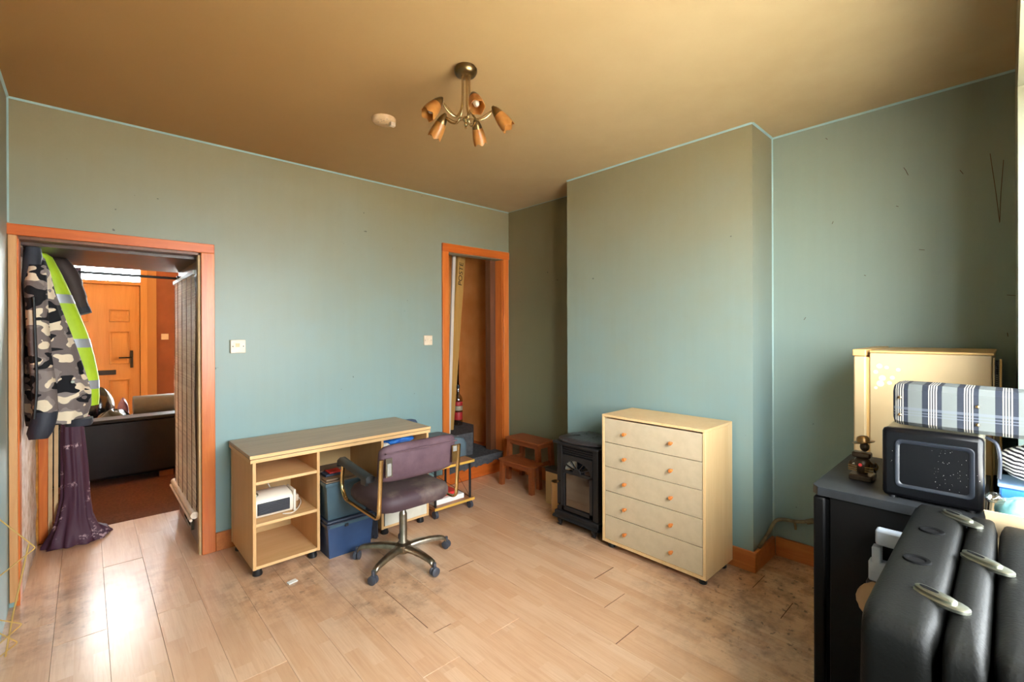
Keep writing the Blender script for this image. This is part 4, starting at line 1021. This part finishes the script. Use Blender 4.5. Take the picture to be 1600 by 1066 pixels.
MB().cyl((-.055, 3.625, 1.145), .008, .004, 12, (0, -1, 0)).build('press_stud', 'steel', t)
t = thing('high_visibility_jacket', 'fluorescent yellow jacket with silver bands hanging behind the camouflage jacket', 'jacket', (-.08, 3.95, .95))
hv = [(1.90, -.17), (1.88, -.145), (1.78, -.105), (1.68, -.07), (1.55, -.03), (1.42, .010), (1.28, .04), (1.15, .06), (1.02, .064), (.97, .06)]
MB().loft(body(hv, 3.93, .06, .07, -.23), 36, .0, 6, 3).build('body', 'hi_vis', t, 60)
def hv_at(z):
    for (z1, r1), (z0, r0) in zip(hv, hv[1:]):
        if z0 <= z <= z1: return r0+(r1-r0)*(z-z0)/(z1-z0)
def hband(z):
    rows = []
    for q in (z+.027, z+.009, z-.009, z-.027):
        r = hv_at(q); rows.append(((-.23+r)/2, 3.93, q, (r+.23)/2+.0018, .0722))
    MB().loft(rows, 36, 0, 6, 3, 0).build('reflective_band', 'reflective', t, 60)
hband(1.63); hband(1.36); hband(1.10)
t = thing('brown_coat', 'dark brown coat with one sleeve showing against the front door', 'coat', (-.10, 4.15, .95))
MB().loft(body([(1.89, -.18), (1.86, -.15), (1.75, -.12), (1.5, -.08), (1.2, -.05), (.98, -.05)], 4.15, .05, .08, -.23), 30, .04, 6, 5).build('body', 'brown_coat', t, 60)
MB().tube(arc([(-.17, 4.12, 1.87), (-.125, 4.12, 1.86), (-.085, 4.12, 1.80), (-.06, 4.12, 1.72), (-.035, 4.115, 1.63), (-.02, 4.11, 1.575)], 4), [.045]*4+[.055]*4+[.056]*4+[.05]*4+[.043]*5, 14).build('sleeve', 'brown_coat', t, 60)
MB().tube([(-.024, 4.111, 1.585), (-.012, 4.108, 1.545)], .046, 14).build('cuff', 'black_cloth', t, 60)
t = thing('curtain', 'dark purple flowered curtain hanging down to a heap on the floor', 'curtain', (-.07, 4.43, 0))
rs = [(-.075, 4.42, 1.88, .05, .035), (-.075, 4.42, 1.2, .05, .035), (-.075, 4.42, .9, .05, .035), (-.07, 4.42, .7, .06, .04), (-.06, 4.42, .5, .064, .045), (-.055, 4.41, .3, .07, .05), (-.06, 4.355, .16, .09, .06), (-.06, 4.31, .07, .125, .075), (-.06, 4.305, .02, .14, .085), (-.06, 4.305, .004, .14, .085)]
MB().loft(rs, 72, .13, 9, 4, 4).build('drape', 'purple_curtain', t, 70)
MB().loft([(.05, 4.38, .075, .02, .02), (.06, 4.38, .05, .05, .05), (.07, 4.38, .02, .06, .06), (.07, 4.38, .004, .06, .06)], 30, .18, 5, 5).build('trailing_hem', 'purple_curtain', t, 70)
for i, (x, dx) in enumerate(((-.174, .0), (-.150, .004))):
    o = MB().rings([[(x-.010+dx-.008, 4.415, 0.002), (x+.010+dx-.008, 4.415, 0.002), (x+.010+dx-.008, 4.43, 0.002), (x-.010+dx-.008, 4.43, 0.002)], [(x-.010+dx, 4.435, 1.55), (x+.010+dx, 4.435, 1.55), (x+.010+dx, 4.45, 1.55), (x-.010+dx, 4.45, 1.55)]]).build('batten', 'cream_wood', None, 0)
    tag(o, ('narrow cream wooden batten standing against the orange post', 'second cream wooden batten next to the purple curtain')[i], 'batten', 'cream battens')
t = thing('curtain_rod', 'thin black curtain rod across the top of the passage', 'curtain rod', (.13, 4.35, 1.83))
MB().tube([(-.22, 4.35, 1.845), (.53, 4.35, 1.838)], .009, 8).build('rod', 'black_plastic', t); MB().cyl((.515, 4.35, 1.838), .02, .03, 12, (1, 0, 0)).build('socket', 'grey_plastic', t)
# bamboo blind hanging along the right jamb of the passage
t = thing('bamboo_blind', 'woven bamboo roll blind hanging along the right side of the passage', 'blind', (.515, 4.02, .2))
b = MB(); ns = 190; zt, zb = 1.80, .26; g = random.Random(31)
for i in range(ns):
    k = i/ns; z = zt-(zt-zb)*k; hh = (zt-zb)/ns*.40; r = .5165+.004*math.sin(k*9)+g.uniform(-.0012, .0012); ye = 4.48+.006*math.sin(k*14)
    s0 = [(r+dx*.002, 3.58+g.uniform(-.004, .004), z+dz*hh) for dx, dz in ((-1, 0), (0, -1), (1, 0), (0, 1))]
    b.rings([s0, [(p[0], ye+.0, p[2]) for p in s0]])
o = b.build('slats', 'bamboo', t, 0); o['kind'] = 'stuff'
for y in (3.66, 3.86, 4.06, 4.26, 4.42): MB().tube([(.5105, y, 1.81), (.510, y, 1.0), (.5095, y, .25)], .0022, 5).build('cord', 'brown_wood', t)
MB().box(.508, .526, 3.57, 4.50, 1.80, 1.826).build('head_rail', 'grey_plastic', t)
MB().lathe([(0, 0), (.022, 0), (.022, .94), (0, .94)], (.510, 3.565, .245), 14, (0, 1, 0)).build('rolled_end', 'bamboo', t)
MB().tube([(.49, 3.56, .218), (.49, 4.51, .218)], .009, 8).build('bottom_rail', 'bamboo', t)

# gold wire rack against the left wall
t = thing('wire_rack', 'thin gold zigzag wire rack against the left wall', 'wire rack', (-.25, 2.98, 0))
def yp(x, y, Y):
    d = fw+rt*((x-800)/F)-upv*((y-CY)/F); return Vector((0, 0, EYE))+d*(Y/d.y)
MB().tube(fillet([(-.292, 2.995, .63), yp(56, 856, 3.0), (-.292, 2.995, .355)], .01, 3), .0027, 6).build('hook_wire', 'gold_wire', t)
MB().tube(fillet([(-.292, 2.995, .18), yp(35, 975, 3.0), (-.292, 2.995, .06)], .008, 3), .0027, 6).build('hook_wire', 'gold_wire', t)
MB().tube(fillet([(-.292, 3.0, .125), yp(28, 1004, 3.0), (-.292, 3.0, .002)], .008, 3), .0027, 6).build('hook_wire', 'gold_wire', t)
MB().tube([yp(45, 850, 3.006), yp(20, 962, 3.006), yp(6, 1040, 3.006)], .0036, 6).build('upright', 'gold_wire', t)
MB().tube([(-.29, 2.992, 0), (-.29, 2.992, .66)], .004, 6).build('upright', 'gold_wire', t)
tag(MB().prism([(.835, 2.755), (.885, 2.765), (.88, 2.795), (.83, 2.785)], .001, .006).build('paper_chip', 'paper', None, 0), 'small white chip lying on the floor before the desk', 'paper chip')

# sofa in the front room, seen from behind
t = thing('black_sofa', 'black leather sofa seen from behind in the front room', 'sofa', (1.0, 6.1, 0))
MB().box(-.30, 2.2, 5.66, 5.86, .06, .60, .03, 3).build('backrest', 'black_leather', t)
MB().box(-.31, 2.21, 5.64, 5.88, .575, .618, .02, 3).build('top_roll', 'black_leather', t)
MB().box(-.30, 2.2, 5.86, 6.5, .08, .40, .04, 3).build('seat', 'black_leather', t)
for x in (-.32, 2.02): MB().box(x, x+.2, 5.87, 6.5, .08, .56, .04, 3).build('arm', 'black_leather', t)
for x in (-.2, .53, 2.1): B(x, x+.11, 5.70, 5.75, 0, .06).build('foot', 'brown_wood', t)
for x in (-.2, 2.1): B(x, x+.11, 6.38, 6.43, 0, .08).build('foot', 'brown_wood', t)
tag(MB().blob((.20, 6.07, .535), .135, .13, .125, 30, 16, .045, 41).build('bin_bag', 'bin_bag'), 'shiny black bin bag heaped on the sofa', 'bin bag')
tag(MB().blob((.10, 6.42, .63), .12, .11, .225, 26, 14, .02, 42).build('round_bag', 'bin_bag'), 'round black bag standing behind the bin bag on sofa', 'bag')
tag(MB().blob((.285, 6.31, .57), .048, .055, .165, 24, 14, .03, 43).build('violet_bag', 'violet_bag'), 'small violet patterned bag beside the black bin bag', 'bag')
tag(MB().blob((.0, 5.945, .525), .05, .055, .12, 24, 14, .04, 44).build('lilac_bag', 'violet_bag'), 'lilac bag tip peeping above the left sofa back', 'bag')
t = thing('rolled_mat', 'grey rolled foam mat lying across the sofa', 'rolled mat', (.52, 6.28, .556))
MB().lathe([(.02, 0), (.095, 0), (.098, .005), (.098, .36), (.095, .365), (.02, .365)], (.36, 6.24, .658), 24, (1, 0, 0)).build('roll', 'grey_mat', t)
t = thing('grey_tray', 'grey plastic tray on the sofa below the rolled mat', 'tray', (.55, 6.2, .40))
B(.36, .74, 6.05, 6.36, .401, .53, bev=.01).build('tray_body', 'navy_plastic', t); B(.35, .75, 6.04, 6.37, .53, .556, bev=.006).build('tray_rim', 'grey_plastic', t)
for o in bpy.data.objects:
    if '_w' in o: del o['_w']
